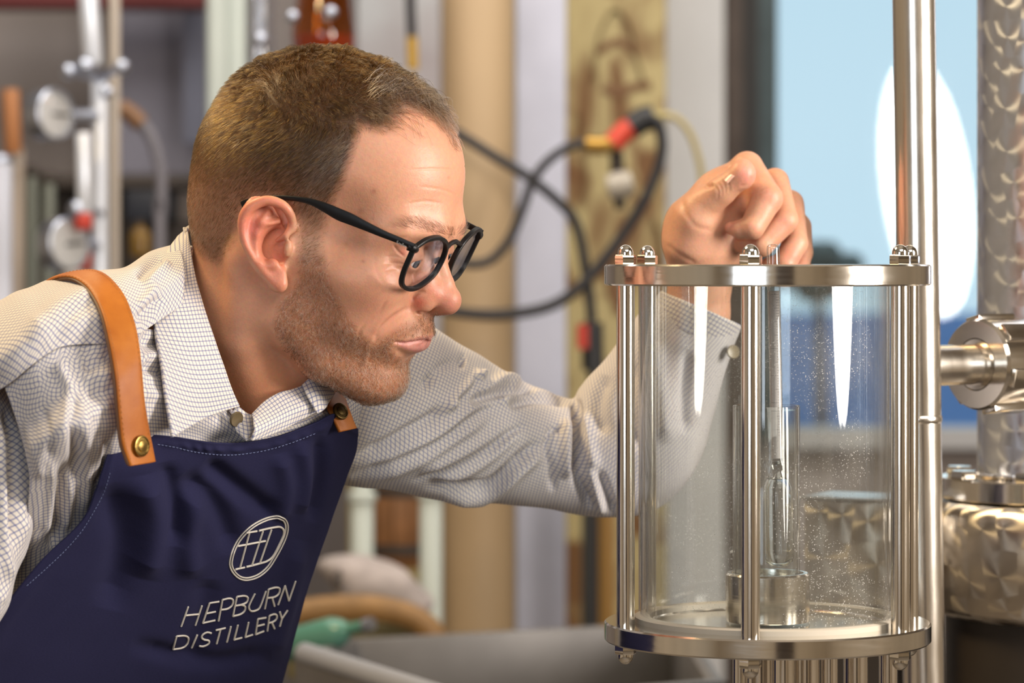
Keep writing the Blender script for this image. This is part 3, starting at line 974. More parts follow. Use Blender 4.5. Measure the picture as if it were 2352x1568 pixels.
def grow_brows(parent):
    bw = poly_soft(hpx, [(908, 520), (935, 504), (975, 505), (1010, 516), (1044, 530), (1040, 546), (1010, 540), (975, 528), (940, 524)], 6) * hfac
    P, Nn, vi, r = sample_roots(bw, 1250, 17)
    n = len(P)
    D = np.tile(np.array([[-0.75, 0.0, 0.35]]), (n, 1)); D[:, 1] = np.where(P[:, 1] > 0, 0.6, -0.6)
    D += r.normal(size=(n, 3)) * 0.22
    T = tangent(D, Nn)
    ln = r.uniform(4, 9, n); lift = r.uniform(0.1, 0.35, n); k = 5
    t = np.linspace(0, 1, k)[None, :, None]
    pts = P[:, None] + ln[:, None, None] * (t * T[:, None] + lift[:, None, None] * Nn[:, None] * (t - 0.6 * t * t))
    rad = np.linspace(1, 0.4, k)[None] * r.uniform(0.035, 0.055, (n, 1)) / 1000
    colv = np.where(r.uniform(size=(n, 1)) < 0.35, np.array([[0.24, 0.18, 0.14]]), np.array([[0.03, 0.018, 0.012]])) * r.uniform(0.8, 1.2, (n, 1))
    return hair_obj('eyebrows', h2w(pts.reshape(-1, 3)).reshape(n, k, 3), rad, colv, parent)

person = root('person', (-0.25, 2.35, 0.0), 'bearded man in black glasses, checked shirt and navy apron leaning over the glass vessel', 'person')

def make_eyes():
    white = mat_simple('eye_white', (0.78, 0.72, 0.68), 0.12)
    iris = mat_simple('iris', (0.10, 0.12, 0.14), 0.1, noise=0.5, nscale=900)
    pupil = mat_simple('pupil', (0.01, 0.01, 0.01), 0.05)
    for sg in (-1, 1):
        c = np.array([80, 31 * sg, 11.5])
        g = np.array([0.95, 0.02, -0.26]); g /= np.linalg.norm(g)
        gw = RH @ g; cw = h2w(c)
        m = MB(); prof = []
        for i in range(17):
            th = math.pi * i / 16
            prof.append((0.012 * math.sin(th), -0.012 * math.cos(th)))
        m.lathe(prof, cw, gw, 28, False)
        e = m.build('eyeball', white, person)
        m = MB(); m.lathe([(0.0059, 0.01047), (0.0056, 0.0112), (0.0035, 0.0120), (0, 0.01235)], cw, gw, 28, True); m.build('iris', iris, e)
        m = MB(); m.lathe([(0.0022, 0.0121), (0.0018, 0.01240), (0, 0.0126)], cw, gw, 20, True); m.build('pupil', pupil, e)
make_eyes()
grow_hair(person)
grow_fringe(person)
grow_beard(person)
grow_brows(person)
# ------------------------------------------------------------------ eyeglasses
def make_glasses():
    black = mat_simple('matt_black_frame', (0.005, 0.005, 0.006), 0.42, spec=0.3, noise=0.3, nscale=500)
    m_lens, nt, N, L, b = new_mat('spectacle_lens')
    N.remove(b)
    tr = N.new('ShaderNodeBsdfTransparent'); tr.inputs['Color'].default_value = (0.95, 0.95, 0.97, 1)
    gl = N.new('ShaderNodeBsdfGlossy'); gl.inputs['Roughness'].default_value = 0.02; gl.inputs['Color'].default_value = (0.85, 0.88, 1, 1)
    ms = N.new('ShaderNodeMixShader')
    schlick(N, L, ms.inputs[0], 0.045)
    L.new(tr.outputs[0], ms.inputs[1]); L.new(gl.outputs[0], ms.inputs[2])
    L.new(ms.outputs[0], N['Material Output'].inputs['Surface'])
    g = root('eyeglasses', tuple(h2w((95, 0, 10))), 'black round framed eyeglasses worn by the man', 'glasses')
    def plane_x(z, y):
        return 96.8 + 0.19 * (z - 12) + 5.0 - 7.0 * (y / 70) ** 2
    def on_plane(px, py):
        lo_, hi_ = -74.0, 8.0
        for _ in range(40):
            y = (lo_ + hi_) / 2
            q = hl(px, py, y)
            if q[0] > plane_x(q[2], y):
                lo_ = y
            else:
                hi_ = y
        return np.array([plane_x(q[2], y), y, q[2]])
    tr_px = [(950, 573), (962, 562), (980, 551), (1000, 546), (1014, 548), (1023, 557), (1024, 571), (1016, 596), (998, 628), (974, 650), (952, 662),
             (934, 662), (924, 654), (923, 641), (929, 620), (940, 594)]
    near = np.array([on_plane(*p) for p in tr_px])
    fr_ = MB()
    outl = {}
    for sg in (-1, 1):
        P = near.copy()
        if sg > 0:
            P[:, 1] *= -1
        Pc = np.concatenate([P[-2:], P, P[:3]])
        t = np.linspace(2, 2 + len(P), 73)[:-1]
        C = catmull(Pc, t)
        outl[sg] = C
        n = len(C)
        cen = C.mean(0)
        # rim: rounded rectangular section swept round the outline
        sec = [(-1.5, -1.5), (-1.5, 1.3), (-1.1, 1.8), (1.1, 1.8), (1.6, 1.3), (1.6, -1.5), (1.1, -1.9), (-1.1, -1.9)]
        V = []
        for i in range(n):
            tg = C[(i + 1) % n] - C[i - 1]; tg /= np.linalg.norm(tg)
            ax = np.array([0.98, 0, -0.19])
            rad = np.cross(tg, ax); rad /= np.linalg.norm(rad)
            if np.dot(rad, C[i] - cen) < 0:
                rad = -rad
            for (u, v) in sec:
                V.append(C[i] + rad * u * 0.95 + ax * v)
        k = len(sec)
        Fc = [(i * k + j, i * k + (j + 1) % k, ((i + 1) % n) * k + (j + 1) % k, ((i + 1) % n) * k + j) for i in range(n) for j in range(k)]
        fr_.add(h2w(V), Fc)
    # bridge, end pieces, nose pads
    br = [outl[-1][np.argmin(np.abs(outl[-1] - np.array([100, -10, 24])).sum(1))], (103, -6, 26), (104, 0, 27), (103, 6, 26),
          outl[1][np.argmin(np.abs(outl[1] - np.array([100, 10, 24])).sum(1))]]
    fr_.tube(h2w(br), 0.0018, 10, True, 16)
    for sg in (-1, 1):
        P0 = near[0] * np.array([1, -sg, 1]) * np.array([1, 1, 1])
        P0[1] = abs(P0[1]) * sg
        e = [P0 + (0, -3 * sg, 0), P0 + (-0.3, 1.5 * sg, 1.2), P0 + (-3.5, 3.6 * sg, 1.6)]
        fr_.tube(h2w(e), [0.0030, 0.0033, 0.0030], 10, True, 9)
        pad = np.array([94, 9.5 * sg, 6])
        fr_.tube(h2w([(99, 10.5 * sg, 14), (94, 9.0 * sg, 8), (92, 11 * sg, 1)]), [0.0012, 0.0026, 0.0016], 8, True, 8)
    fr_.build('frame_front', black, g)
    for sg in (-1, 1):
        C = outl[sg]
        n = len(C)
        cen = C.mean(0)
        V = [cen + np.array([0.6, 0, 0])] + [c for c in C] + [cen - np.array([0.9, 0, 0])] + [c - np.array([1.2, 0, 0]) for c in C]
        Fc = [(0, 1 + i, 1 + (i + 1) % n) for i in range(n)] + [(n + 1, n + 2 + (i + 1) % n, n + 2 + i) for i in range(n)]
        if sg > 0:
            Fc = [f[::-1] for f in Fc]
        link_mesh('lens', h2w(V), Fc, m_lens, g)
    # temples: flat bars that taper, bend over the ear and hook down behind it
    tpx = [(951, 566, 6.5), (920, 553, 7), (880, 537, 8), (840, 519, 10), (805, 503, 12.5), (778, 492, 13), (748, 477, 10.5), (714, 463, 7), (679, 456, 5.5),
           (640, 454, 5.5), (600, 458, 7), (570, 466, 9), (556, 471, 8)]
    ys = [-70, -72, -74, -75.5, -76.5, -77, -77.5, -77.5, -77.5, -77, -75.5, -74, -73]
    C = np.array([hl(a_[0], a_[1], y_) for a_, y_ in zip(tpx, ys)])
    Cs, hh = smooth_path(C, 60, np.array([a_[2] for a_ in tpx]) / MM)
    for sg in (-1, 1):
        V = []
        n = len(Cs)
        T = np.gradient(Cs, axis=0); T /= np.linalg.norm(T, axis=1)[:, None]
        for i in range(n):
            up = np.cross(np.array([0, 1.0, 0]), T[i]); up /= np.linalg.norm(up)
            if up[2] < 0:
                up = -up
            for (a_, b_) in [(-1, -.6), (-.7, -1), (.7, -1), (1, -.6), (1, .6), (.7, 1), (-.7, 1), (-1, .6)]:
                V.append(Cs[i] + up * a_ * hh[i] + np.array([0, b_ * 1.3, 0]))
        V = np.array(V)
        if sg > 0:
            V[:, 1] *= -1
        Fc = [(i * 8 + j, i * 8 + (j + 1) % 8, (i + 1) * 8 + (j + 1) % 8, (i + 1) * 8 + j) for i in range(n - 1) for j in range(8)]
        Fc += [tuple(range(8))[::-1], tuple((n - 1) * 8 + j for j in range(8))]
        tm = link_mesh('temple', h2w(V), Fc, black, g)
        tm.data.set_sharp_from_angle(angle=0.8)
        if sg < 0:
            silver = mat_simple('silver_print', (0.30, 0.29, 0.27), 0.4)
            # small script mark by the hinge
            strokes = [[(911, 560), (913, 552), (916, 551), (917, 553), (913, 556), (918, 561)], [(922, 557), (919, 558), (919, 561), (922, 562), (922, 558), (924, 563)],
                       [(925, 559), (926, 563), (929, 560)], [(929, 560), (926, 568)], [(929, 563), (931, 564)],
                       [(932, 567), (934, 558), (937, 559), (934, 562), (937, 565), (932, 567)], [(941, 564), (938, 565), (938, 568), (941, 569), (941, 565), (942, 570)],
                       [(943, 570), (944, 566), (946, 567), (946, 571)]]
            mk = MB()
            for st in strokes:
                q = []
                for (px, py) in st:
                    px = 911 + (px - 911) * 0.62; py = 558 + (py - 558) * 0.80
                    y_ = np.interp(px, [880, 951], [-75.5, -71.5])
                    q.append(hl(px, py, y_))
                mk.tube(h2w(q), 0.00016, 5, True)
            mk.build('lettering', silver, tm)
make_glasses()
# ------------------------------------------------------------------ cloth
def mat_check(name, rot=0.0, cell=0.0035, base=(0.69, 0.635, 0.56), line=(0.075, 0.10, 0.28), alt=(0.25, 0.22, 0.22)):
    m, nt, N, L, b = new_mat(name)
    uv = N.new('ShaderNodeUVMap'); uv.uv_map = 'UVMap'
    mp = N.new('ShaderNodeMapping'); mp.inputs['Rotation'].default_value = (0, 0, rot); mp.inputs['Scale'].default_value = (1 / cell,) * 3
    L.new(uv.outputs['UV'], mp.inputs['Vector'])
    sp = N.new('ShaderNodeSeparateXYZ'); L.new(mp.outputs['Vector'], sp.inputs[0])
    facs = []
    for ax in (0, 1):
        fr = N.new('ShaderNodeMath'); fr.operation = 'FRACT'; L.new(sp.outputs[ax], fr.inputs[0])
        sb = N.new('ShaderNodeMath'); sb.operation = 'SUBTRACT'; sb.inputs[1].default_value = 0.5; L.new(fr.outputs[0], sb.inputs[0])
        ab = N.new('ShaderNodeMath'); ab.operation = 'ABSOLUTE'; L.new(sb.outputs[0], ab.inputs[0])
        mr = N.new('ShaderNodeMapRange'); mr.inputs['From Min'].default_value = 0.17; mr.inputs['From Max'].default_value = 0.09
        L.new(ab.outputs[0], mr.inputs['Value']); facs.append(mr)
    m1 = N.new('ShaderNodeMix'); m1.data_type = 'RGBA'; m1.inputs['A'].default_value = (*base, 1); m1.inputs['B'].default_value = (*line, 1)
    s1 = N.new('ShaderNodeMath'); s1.operation = 'MULTIPLY'; s1.inputs[1].default_value = 0.62; L.new(facs[0].outputs[0], s1.inputs[0]); L.new(s1.outputs[0], m1.inputs['Factor'])
    m2 = N.new('ShaderNodeMix'); m2.data_type = 'RGBA'; m2.inputs['B'].default_value = (*line, 1)
    s2 = N.new('ShaderNodeMath'); s2.operation = 'MULTIPLY'; s2.inputs[1].default_value = 0.62; L.new(facs[1].outputs[0], s2.inputs[0]); L.new(s2.outputs[0], m2.inputs['Factor'])
    L.new(m1.outputs['Result'], m2.inputs['A'])
    L.new(m2.outputs['Result'], b.inputs['Base Color'])
    b.inputs['Roughness'].default_value = 0.85
    b.inputs['Specular IOR Level'].default_value = 0.2
    b.inputs['Sheen Weight'].default_value = 0.08
    wv = N.new('ShaderNodeTexNoise'); wv.inputs['Scale'].default_value = 1.8; wv.inputs['Detail'].default_value = 5
    L.new(mp.outputs['Vector'], wv.inputs['Vector'])
    bp = N.new('ShaderNodeBump'); bp.inputs['Strength'].default_value = 0.25; bp.inputs['Distance'].default_value = 0.0004
    L.new(wv.outputs['Fac'], bp.inputs['Height']); L.new(bp.outputs['Normal'], b.inputs['Normal'])
    return m

def grid_eval(ctrl, nu, nv):
    """ctrl (R, C, 3) of (px, py, Y) -> world grid (nv, nu, 3)"""
    ctrl = np.asarray(ctrl, float)
    R, C, _ = ctrl.shape
    A = catmull(ctrl, np.linspace(0, R - 1, nv))                        # (nv, C, 3)
    B = catmull(A.transpose(1, 0, 2), np.linspace(0, C - 1, nu))        # (nu, nv, 3)
    return atv(B.transpose(1, 0, 2))

def grid_normals(G, closed=False):
    if closed:
        du = np.roll(G, -1, 1) - np.roll(G, 1, 1)
    else:
        du = np.gradient(G, axis=1)
    dv = np.gradient(G, axis=0)
    n = np.cross(du, dv)
    return n / (np.linalg.norm(n, axis=2)[..., None] + 1e-12)

def to_px(G):
    return np.stack([1176 + G[..., 0] / G[..., 1] * F, 600 - (G[..., 2] - CZ) / G[..., 1] * F], -1)

def fold(G, Nn, folds, front=None):
    """folds: (polyline px, height m, width px); displaces along the outward normals"""
    X = to_px(G).reshape(-1, 2)
    d = np.zeros(len(X))
    for pts, amt, sig in folds:
        pts = np.array(pts, float)
        if len(pts) > 2:
            pts = smooth_path(pts, 4 * len(pts))
        lo = pts.min(0) - 3.5 * sig; hi = pts.max(0) + 3.5 * sig
        m = ((X > lo) & (X < hi)).all(1)
        if not m.any():
            continue
        dd, t = seg_dist2(X[m], pts)
        tp = np.clip(np.minimum(t, 1 - t) * 6 + 0.05, 0, 1)
        d[m] += amt * np.exp(-(dd / sig) ** 2) * tp
    d = d.reshape(G.shape[:2])
    if front is not None:
        d = d * front
    return G + Nn * d[..., None]

def wavy(G, Nn, amp, scale, seed, front=None):
    d = vnoise(G.reshape(-1, 3) * 1000, scale, seed).reshape(G.shape[:2]) * amp
    return G + Nn * d[..., None]

def arc_uv(G, off=(0, 0)):
    du = np.linalg.norm(np.diff(G, axis=1), axis=2); dv = np.linalg.norm(np.diff(G, axis=0), axis=2)
    U = np.concatenate([np.zeros((G.shape[0], 1)), np.cumsum(du, 1)], 1); U -= U[:, U.shape[1] // 2][:, None]
    V = np.concatenate([np.zeros((1, G.shape[1])), np.cumsum(dv, 0)], 0); V -= V[V.shape[0] // 2][None]
    return np.stack([U + off[0], V + off[1]], -1)

def sheet(name, G, thick, mat, parent, uv=None, label=None, closed=False, outward=None):
    """a cloth or leather sheet of real thickness; G is its outer face, normals must face outward"""
    nv, nu, _ = G.shape
    Nn = grid_normals(G, closed)
    if outward is None:
        outward = -1 if np.mean(Nn[..., 1]) > 0 else 1
    Nn = Nn * outward
    Gi = G - Nn * thick
    V = np.concatenate([G.reshape(-1, 3), Gi.reshape(-1, 3)])
    n = nv * nu
    j, i = np.meshgrid(np.arange(nv - 1), np.arange(nu if closed else nu - 1), indexing='ij')
    i2 = (i + 1) % nu
    a, b_, c, d = j * nu + i, j * nu + i2, (j + 1) * nu + i2, (j + 1) * nu + i
    Q = np.stack([a, b_, c, d], -1).reshape(-1, 4)
    if outward < 0:
        Q = Q[:, ::-1]
    Qi = Q[:, ::-1] + n
    rim = []
    ii = np.arange(nu if closed else nu - 1); i3 = (ii + 1) % nu
    rim.append(np.stack([ii, ii + n, i3 + n, i3], 1)); k = (nv - 1) * nu
    rim.append(np.stack([k + ii, k + i3, k + i3 + n, k + ii + n], 1))
    if not closed:
        jj = np.arange(nv - 1) * nu
        rim.append(np.stack([jj, jj + nu, jj + nu + n, jj + n], 1))
        jj = jj + nu - 1
        rim.append(np.stack([jj, jj + n, jj + nu + n, jj + nu], 1))
    rim = np.concatenate(rim)
    if outward < 0:
        rim = rim[:, ::-1]
    UV = None
    if uv is not None:
        UV = np.concatenate([uv.reshape(-1, 2), uv.reshape(-1, 2)])
    return link_mesh(name, V, np.concatenate([Q, Qi, rim]), mat, parent, True, UV, label)

def ring_tube(name, rings, nu, nv, drad, mat, parent, folds=(), noise=None, label=None, uvoff=(0, 0), drad_back=None):
    """rings: (Ax, Ay, Bx, By, Y): the two silhouette points of each cross-section; drad: depth radius"""
    rings = np.asarray(rings, float)
    t = np.linspace(0, len(rings) - 1, nv)
    Rg = catmull(rings, t)
    dr = catmull(np.asarray(drad, float).reshape(-1, 1), t)[:, 0]
    A = atv(np.stack([Rg[:, 0], Rg[:, 1], Rg[:, 4]], 1)); B = atv(np.stack([Rg[:, 2], Rg[:, 3], Rg[:, 4]], 1))
    c = (A + B) / 2; e = (A - B) / 2
    a = np.linspace(0, 2 * math.pi, nu, endpoint=False) - math.pi / 2
    G = c[:, None] + e[:, None] * np.sin(a)[None, :, None] + np.array([0, -1.0, 0])[None, None] * dr[:, None, None] * np.cos(a)[None, :, None]
    Nn = grid_normals(G, True)
    sgn = 1 if np.sum(Nn * (G - c[:, None])) > 0 else -1
    Nn = Nn * sgn
    frontw = np.clip(np.cos(a) * 2 + 0.35, 0, 1)[None, :] * np.ones((nv, 1))
    G2 = fold(G, Nn, folds, frontw)
    if noise:
        G2 = wavy(G2, Nn, noise[0], noise[1], noise[2])
    seg = np.linalg.norm(np.roll(G, -1, 1) - G, axis=2)
    U = np.cumsum(seg, 1); mid = nu // 2; U = U - U[:, mid][:, None]
    dv = np.linalg.norm(np.diff(G, axis=0), axis=2)
    Vv = np.concatenate([np.zeros((1, nu)), np.cumsum(dv, 0)], 0)
    uv = np.stack([U + uvoff[0], Vv + uvoff[1]], -1)
    o = sheet(name, G2, 0.0012, mat, parent, uv, label, True, sgn)
    return o, G2

m_shirt = mat_check('checked_cotton')
m_shirt_b = mat_check('checked_cotton_bias', rot=0.75)
m_shirt_f = mat_check('checked_cotton_sleeve', cell=0.0030, line=(0.16, 0.185, 0.36))
m_navy, nt, N, L, b = new_mat('navy_canvas')
b.inputs['Roughness'].default_value = 0.9; b.inputs['Specular IOR Level'].default_value = 0.15
tc = N.new('ShaderNodeUVMap'); tc.uv_map = 'UVMap'
mp = N.new('ShaderNodeMapping'); mp.inputs['Scale'].default_value = (1, 1, 1); L.new(tc.outputs['UV'], mp.inputs['Vector'])
w1 = N.new('ShaderNodeTexNoise'); w1.inputs['Scale'].default_value = 1500; w1.inputs['Detail'].default_value = 2
mp2 = N.new('ShaderNodeMapping'); mp2.inputs['Scale'].default_value = (0.25, 1, 1); L.new(tc.outputs['UV'], mp2.inputs['Vector']); L.new(mp2.outputs['Vector'], w1.inputs['Vector'])
w2 = N.new('ShaderNodeTexNoise'); w2.inputs['Scale'].default_value = 14; w2.inputs['Detail'].default_value = 4; L.new(mp.outputs['Vector'], w2.inputs['Vector'])
mx = N.new('ShaderNodeMix'); mx.data_type = 'RGBA'; mx.inputs['A'].default_value = (0.0085, 0.0085, 0.028, 1); mx.inputs['B'].default_value = (0.0225, 0.0220, 0.066, 1)
av = N.new('ShaderNodeMath'); av.operation = 'MULTIPLY_ADD'; av.inputs[1].default_value = 0.6; L.new(w1.outputs['Fac'], av.inputs[0])
av2 = N.new('ShaderNodeMath'); av2.operation = 'MULTIPLY'; av2.inputs[1].default_value = 0.4; L.new(w2.outputs['Fac'], av2.inputs[0]); L.new(av2.outputs[0], av.inputs[2])
L.new(av.outputs[0], mx.inputs['Factor']); L.new(mx.outputs['Result'], b.inputs['Base Color'])
b.inputs['Sheen Weight'].default_value = 0.04; b.inputs['Sheen Roughness'].default_value = 0.5; b.inputs['Sheen Tint'].default_value = (0.35, 0.35, 0.7, 1)
bp = N.new('ShaderNodeBump'); bp.inputs['Strength'].default_value = 0.3; bp.inputs['Distance'].default_value = 0.0003
L.new(w1.outputs['Fac'], bp.inputs['Height']); L.new(bp.outputs['Normal'], b.inputs['Normal'])

def bodyY(px, py):
    """depth of the chest plane"""
    return 2.235 + .000362 * (px - 600) + .000331 * (py - 980)

# ---- shirt
shirt = bpy.data.objects.new('shirt', None); COL.objects.link(shirt); shirt.parent = person
shirt['label'] = 'white cotton shirt with a small blue and grey check'

# torso behind the visible panels, so that the body is whole from the side
tu = np.array([.38, -.43, .82]); tl = np.array([.72, .66, .17]); tn = np.cross(tu, tl); tn /= np.linalg.norm(tn)
if tn[1] > 0:
    tn = -tn
nb = at(480, 850, 2.31)
def torso():
    rows = []
    for h, wx, wd, o in [(0.015, .052, .050, 0.0), (-0.02, .075, .055, -.004), (-0.05, .125, .066, -.014), (-0.09, .155, .085, -.022), (-0.16, .155, .100, -.03),
                         (-0.26, .150, .105, -.03), (-0.36, .145, .105, -.03), (-0.47, .150, .11, -.03)]:
        cc = nb + tu * h + tn * (o - 0.02)
        a = np.linspace(0, 2 * math.pi, 48, endpoint=False)
        rows.append(cc + tl * (wx * np.cos(a))[:, None] + tn * (wd * np.sin(a))[:, None])
    G = np.array(rows)
    G = catmull(G.reshape(len(rows), -1), np.linspace(0, len(rows) - 1, 50)).reshape(50, 48, 3)
    Nn = grid_normals(G, True)
    sg = 1 if np.sum(Nn * (G - G.mean(1)[:, None])) > 0 else -1
    G = wavy(G, Nn * sg, 0.003, 0.05, 5)
    sheet('shirt_back', G, 0.001, m_shirt, shirt, arc_uv(G), None, True, sg)
torso()

# yoke over the near shoulder
X0 = [(-70, 935, 2.115), (16, 884, 2.100), (63, 846, 2.095), (100, 818, 2.097), (138, 797, 2.102), (190, 790, 2.110), (253, 788, 2.120), (310, 772, 2.145), (360, 740, 2.172), (420, 700, 2.205)]
X1 = [(-70, 850, 2.108), (16, 812, 2.095), (66, 780, 2.095), (105, 755, 2.100), (148, 737, 2.107), (203, 722, 2.118), (262, 712, 2.132), (318, 695, 2.158), (368, 665, 2.185), (424, 625, 2.218)]
X2 = [(-70, 775, 2.135), (10, 735, 2.130), (55, 710, 2.130), (98, 690, 2.135), (140, 672, 2.142), (198, 655, 2.152), (252, 645, 2.168), (305, 625, 2.195), (355, 605, 2.225), (415, 575, 2.255)]
X3 = [(-70, 728, 2.190), (0, 693, 2.185), (36, 672, 2.185), (72, 660, 2.190), (122, 640, 2.200), (190, 627, 2.210), (240, 620, 2.222), (290, 612, 2.245), (345, 577, 2.280), (405, 558, 2.310)]
X4 = [(-75, 752, 2.255), (-5, 715, 2.255), (32, 695, 2.255), (68, 682, 2.262), (118, 662, 2.272), (186, 650, 2.285), (237, 642, 2.300), (288, 634, 2.32), (345, 606, 2.35), (405, 585, 2.375)]
X5 = [(-85, 900, 2.300), (-10, 860, 2.310), (28, 830, 2.315), (64, 815, 2.325), (115, 800, 2.335), (182, 790, 2.350), (235, 780, 2.365), (288, 770, 2.38), (345, 750, 2.40), (405, 720, 2.41)]
G = grid_eval([X0, X1, X2, X3, X4, X5], 170, 120)
Nn = grid_normals(G); Nn *= -1 if np.mean(Nn[:60, :, 1]) > 0 else 1
G = fold(G, Nn, [([(60, 780), (120, 720), (170, 690), (215, 675)], .0035, 24), ([(115, 790), (165, 720), (220, 690)], -.002, 16), ([(315, 640), (345, 610), (380, 590)], -.004, 13),
                 ([(330, 660), (365, 625), (390, 600)], .004, 13), ([(318, 740), (350, 700), (372, 680)], -.005, 13), ([(318, 705), (345, 680), (362, 655)], .003, 12), ([(-30, 850), (40, 790), (110, 730)], .002, 30)])
G = wavy(G, Nn, 0.0006, 0.05, 61)
sheet('yoke', G, 0.0012, m_shirt_b, shirt, arc_uv(G))

# front panel below the yoke seam
Rr = []
cols0 = [(10, 888), (63, 844), (100, 816), (138, 796), (190, 790), (253, 786), (330, 755), (420, 790), (500, 900), (590, 985), (680, 960), (760, 905), (835, 880)]
cols1 = [(35, 960), (80, 930), (115, 905), (155, 890), (205, 885), (262, 885), (335, 895), (425, 930), (505, 970), (600, 1015), (690, 990), (770, 955), (832, 930)]
cols2 = [(58, 1040), (95, 1020), (128, 1000), (165, 985), (212, 980), (268, 980), (340, 985), (430, 1000), (510, 1030), (605, 1055), (695, 1040), (765, 1025), (808, 1012)]
cols3 = [(68, 1120), (100, 1110), (135, 1100), (172, 1090), (215, 1085), (270, 1080), (345, 1080), (430, 1090), (515, 1100), (610, 1110), (700, 1100), (755, 1094), (782, 1090)]
cols4 = [(50, 1240), (84, 1235), (120, 1230), (160, 1222), (215, 1210), (275, 1200), (350, 1200), (435, 1200), (520, 1200), (610, 1200), (690, 1194), (728, 1190), (748, 1186)]
cols5 = [(0, 1400), (40, 1395), (80, 1390), (125, 1385), (190, 1380), (260, 1370), (345, 1360), (430, 1350), (515, 1340), (600, 1330), (660, 1324), (690, 1320), (705, 1318)]
for k, cc in enumerate([cols0, cols1, cols2, cols3, cols4, cols5]):
    row = []
    for i, (px, py) in enumerate(cc):
        Y = bodyY(px, py) + 0.006
        edge = [0.0, -0.010, -0.015, -0.014, -0.010, -0.006, -0.004, 0.0, 0.002, 0.004, 0.012, 0.018, 0.026][i]
        if k >= 3:
            edge = max(edge, -0.002) + [0.006, 0.016, 0.016][k - 3]
        Y = max(Y, 2.085) + edge + (0.045 * max(0, (100 - px) / 100) ** 2 if k > 0 else 0.02 * max(0, (100 - px) / 100))
        if k == 0:
            Y = [2.104, 2.097, 2.098, 2.103, 2.111, 2.121, 2.166, 2.212, 2.225, 2.24, 2.265, 2.305, 2.345][i] + 0.002
        if k == 1:
            Y = [2.11, 2.096, 2.093, 2.094, 2.098, 2.106, 2.140, 2.182, 2.212, 2.236, 2.268, 2.30, 2.335][i]
        if k == 2 and i in (6, 7, 8):
            Y += 0.008
        row.append((px, py, Y))
    Rr.append(row)
G = grid_eval(Rr, 230, 170)
Nn = grid_normals(G); Nn *= -1 if np.mean(Nn[..., 1]) > 0 else 1
G = fold(G, Nn, [
    ([(166, 890), (170, 960), (174, 1050), (165, 1130)], -0.0054, 13), ([(128, 830), (150, 870), (163, 905), (158, 960)], 0.0036, 15), ([(192, 930), (196, 1010), (200, 1100), (190, 1180)], 0.0036, 14),
    ([(150, 1060), (140, 1140), (132, 1210), (118, 1260)], -0.0060, 11), ([(120, 1060), (115, 1150), (103, 1230)], 0.0030, 11), ([(170, 1080), (160, 1160), (148, 1220)], 0.0024, 9),
    ([(255, 812), (225, 830), (190, 850)], -0.0024, 11), ([(265, 895), (230, 900), (200, 910)], -0.0024, 12), ([(262, 860), (225, 862), (190, 872)], 0.0024, 13), ([(255, 930), (225, 940), (205, 960)], 0.0018, 12),
    ([(225, 1000), (222, 1060), (228, 1105)], 0.0024, 12), ([(246, 1010), (240, 1060), (218, 1120)], -0.0030, 9),
    ([(318, 775), (345, 790), (372, 780)], -0.0036, 11), ([(322, 820), (350, 818), (372, 815)], 0.0036, 12), ([(325, 840), (350, 848), (378, 862)], -0.0042, 10), ([(330, 900), (352, 905), (378, 915)], 0.0024, 14),
    ([(60, 960), (80, 1040), (95, 1100)], 0.0024, 12), ([(96, 930), (110, 1000), (112, 1060)], -0.0024, 12)])
G = wavy(G, Nn, 0.0005, 0.045, 62)
sheet('front_panel', G, 0.0012, m_shirt, shirt, arc_uv(G))

# near sleeve hanging down at the left
rings = [(-120, 742, -60, 738, 2.21), (-190, 790, -10, 770, 2.195), (-220, 850, 8, 830, 2.175), (-230, 900, 20, 884, 2.165), (-235, 960, 45, 950, 2.160), (-240, 1040, 72, 1030, 2.155), (-245, 1120, 86, 1110, 2.150), (-250, 1190, 78, 1185, 2.145), (-258, 1270, 60, 1265, 2.140),
         (-268, 1330, 34, 1325, 2.135), (-285, 1400, 18, 1395, 2.130), (-310, 1480, -25, 1470, 2.125), (-330, 1560, -60, 1550, 2.12)]
near_sleeve, _ = ring_tube('sleeve', rings, 150, 170, [.012, .032, .044, .048, .052, .056, .056, .055, .054, .053, .052, .050, .05], m_shirt_b, shirt,
    [([(12, 940), (22, 1010), (24, 1100), (24, 1180), (26, 1260)], -0.0072, 9), ([(0, 960), (4, 1050), (8, 1150), (12, 1260), (22, 1340)], 0.0042, 12), ([(40, 960), (52, 1030), (58, 1100), (56, 1180), (48, 1260)], 0.0042, 13),
     ([(75, 1130), (62, 1160), (58, 1200)], -0.0036, 8), ([(-20, 1000), (-15, 1150), (-10, 1300)], -0.0036, 14), ([(30, 1290), (20, 1340), (0, 1390)], 0.0024, 12)], (0.0012, 0.06, 63))

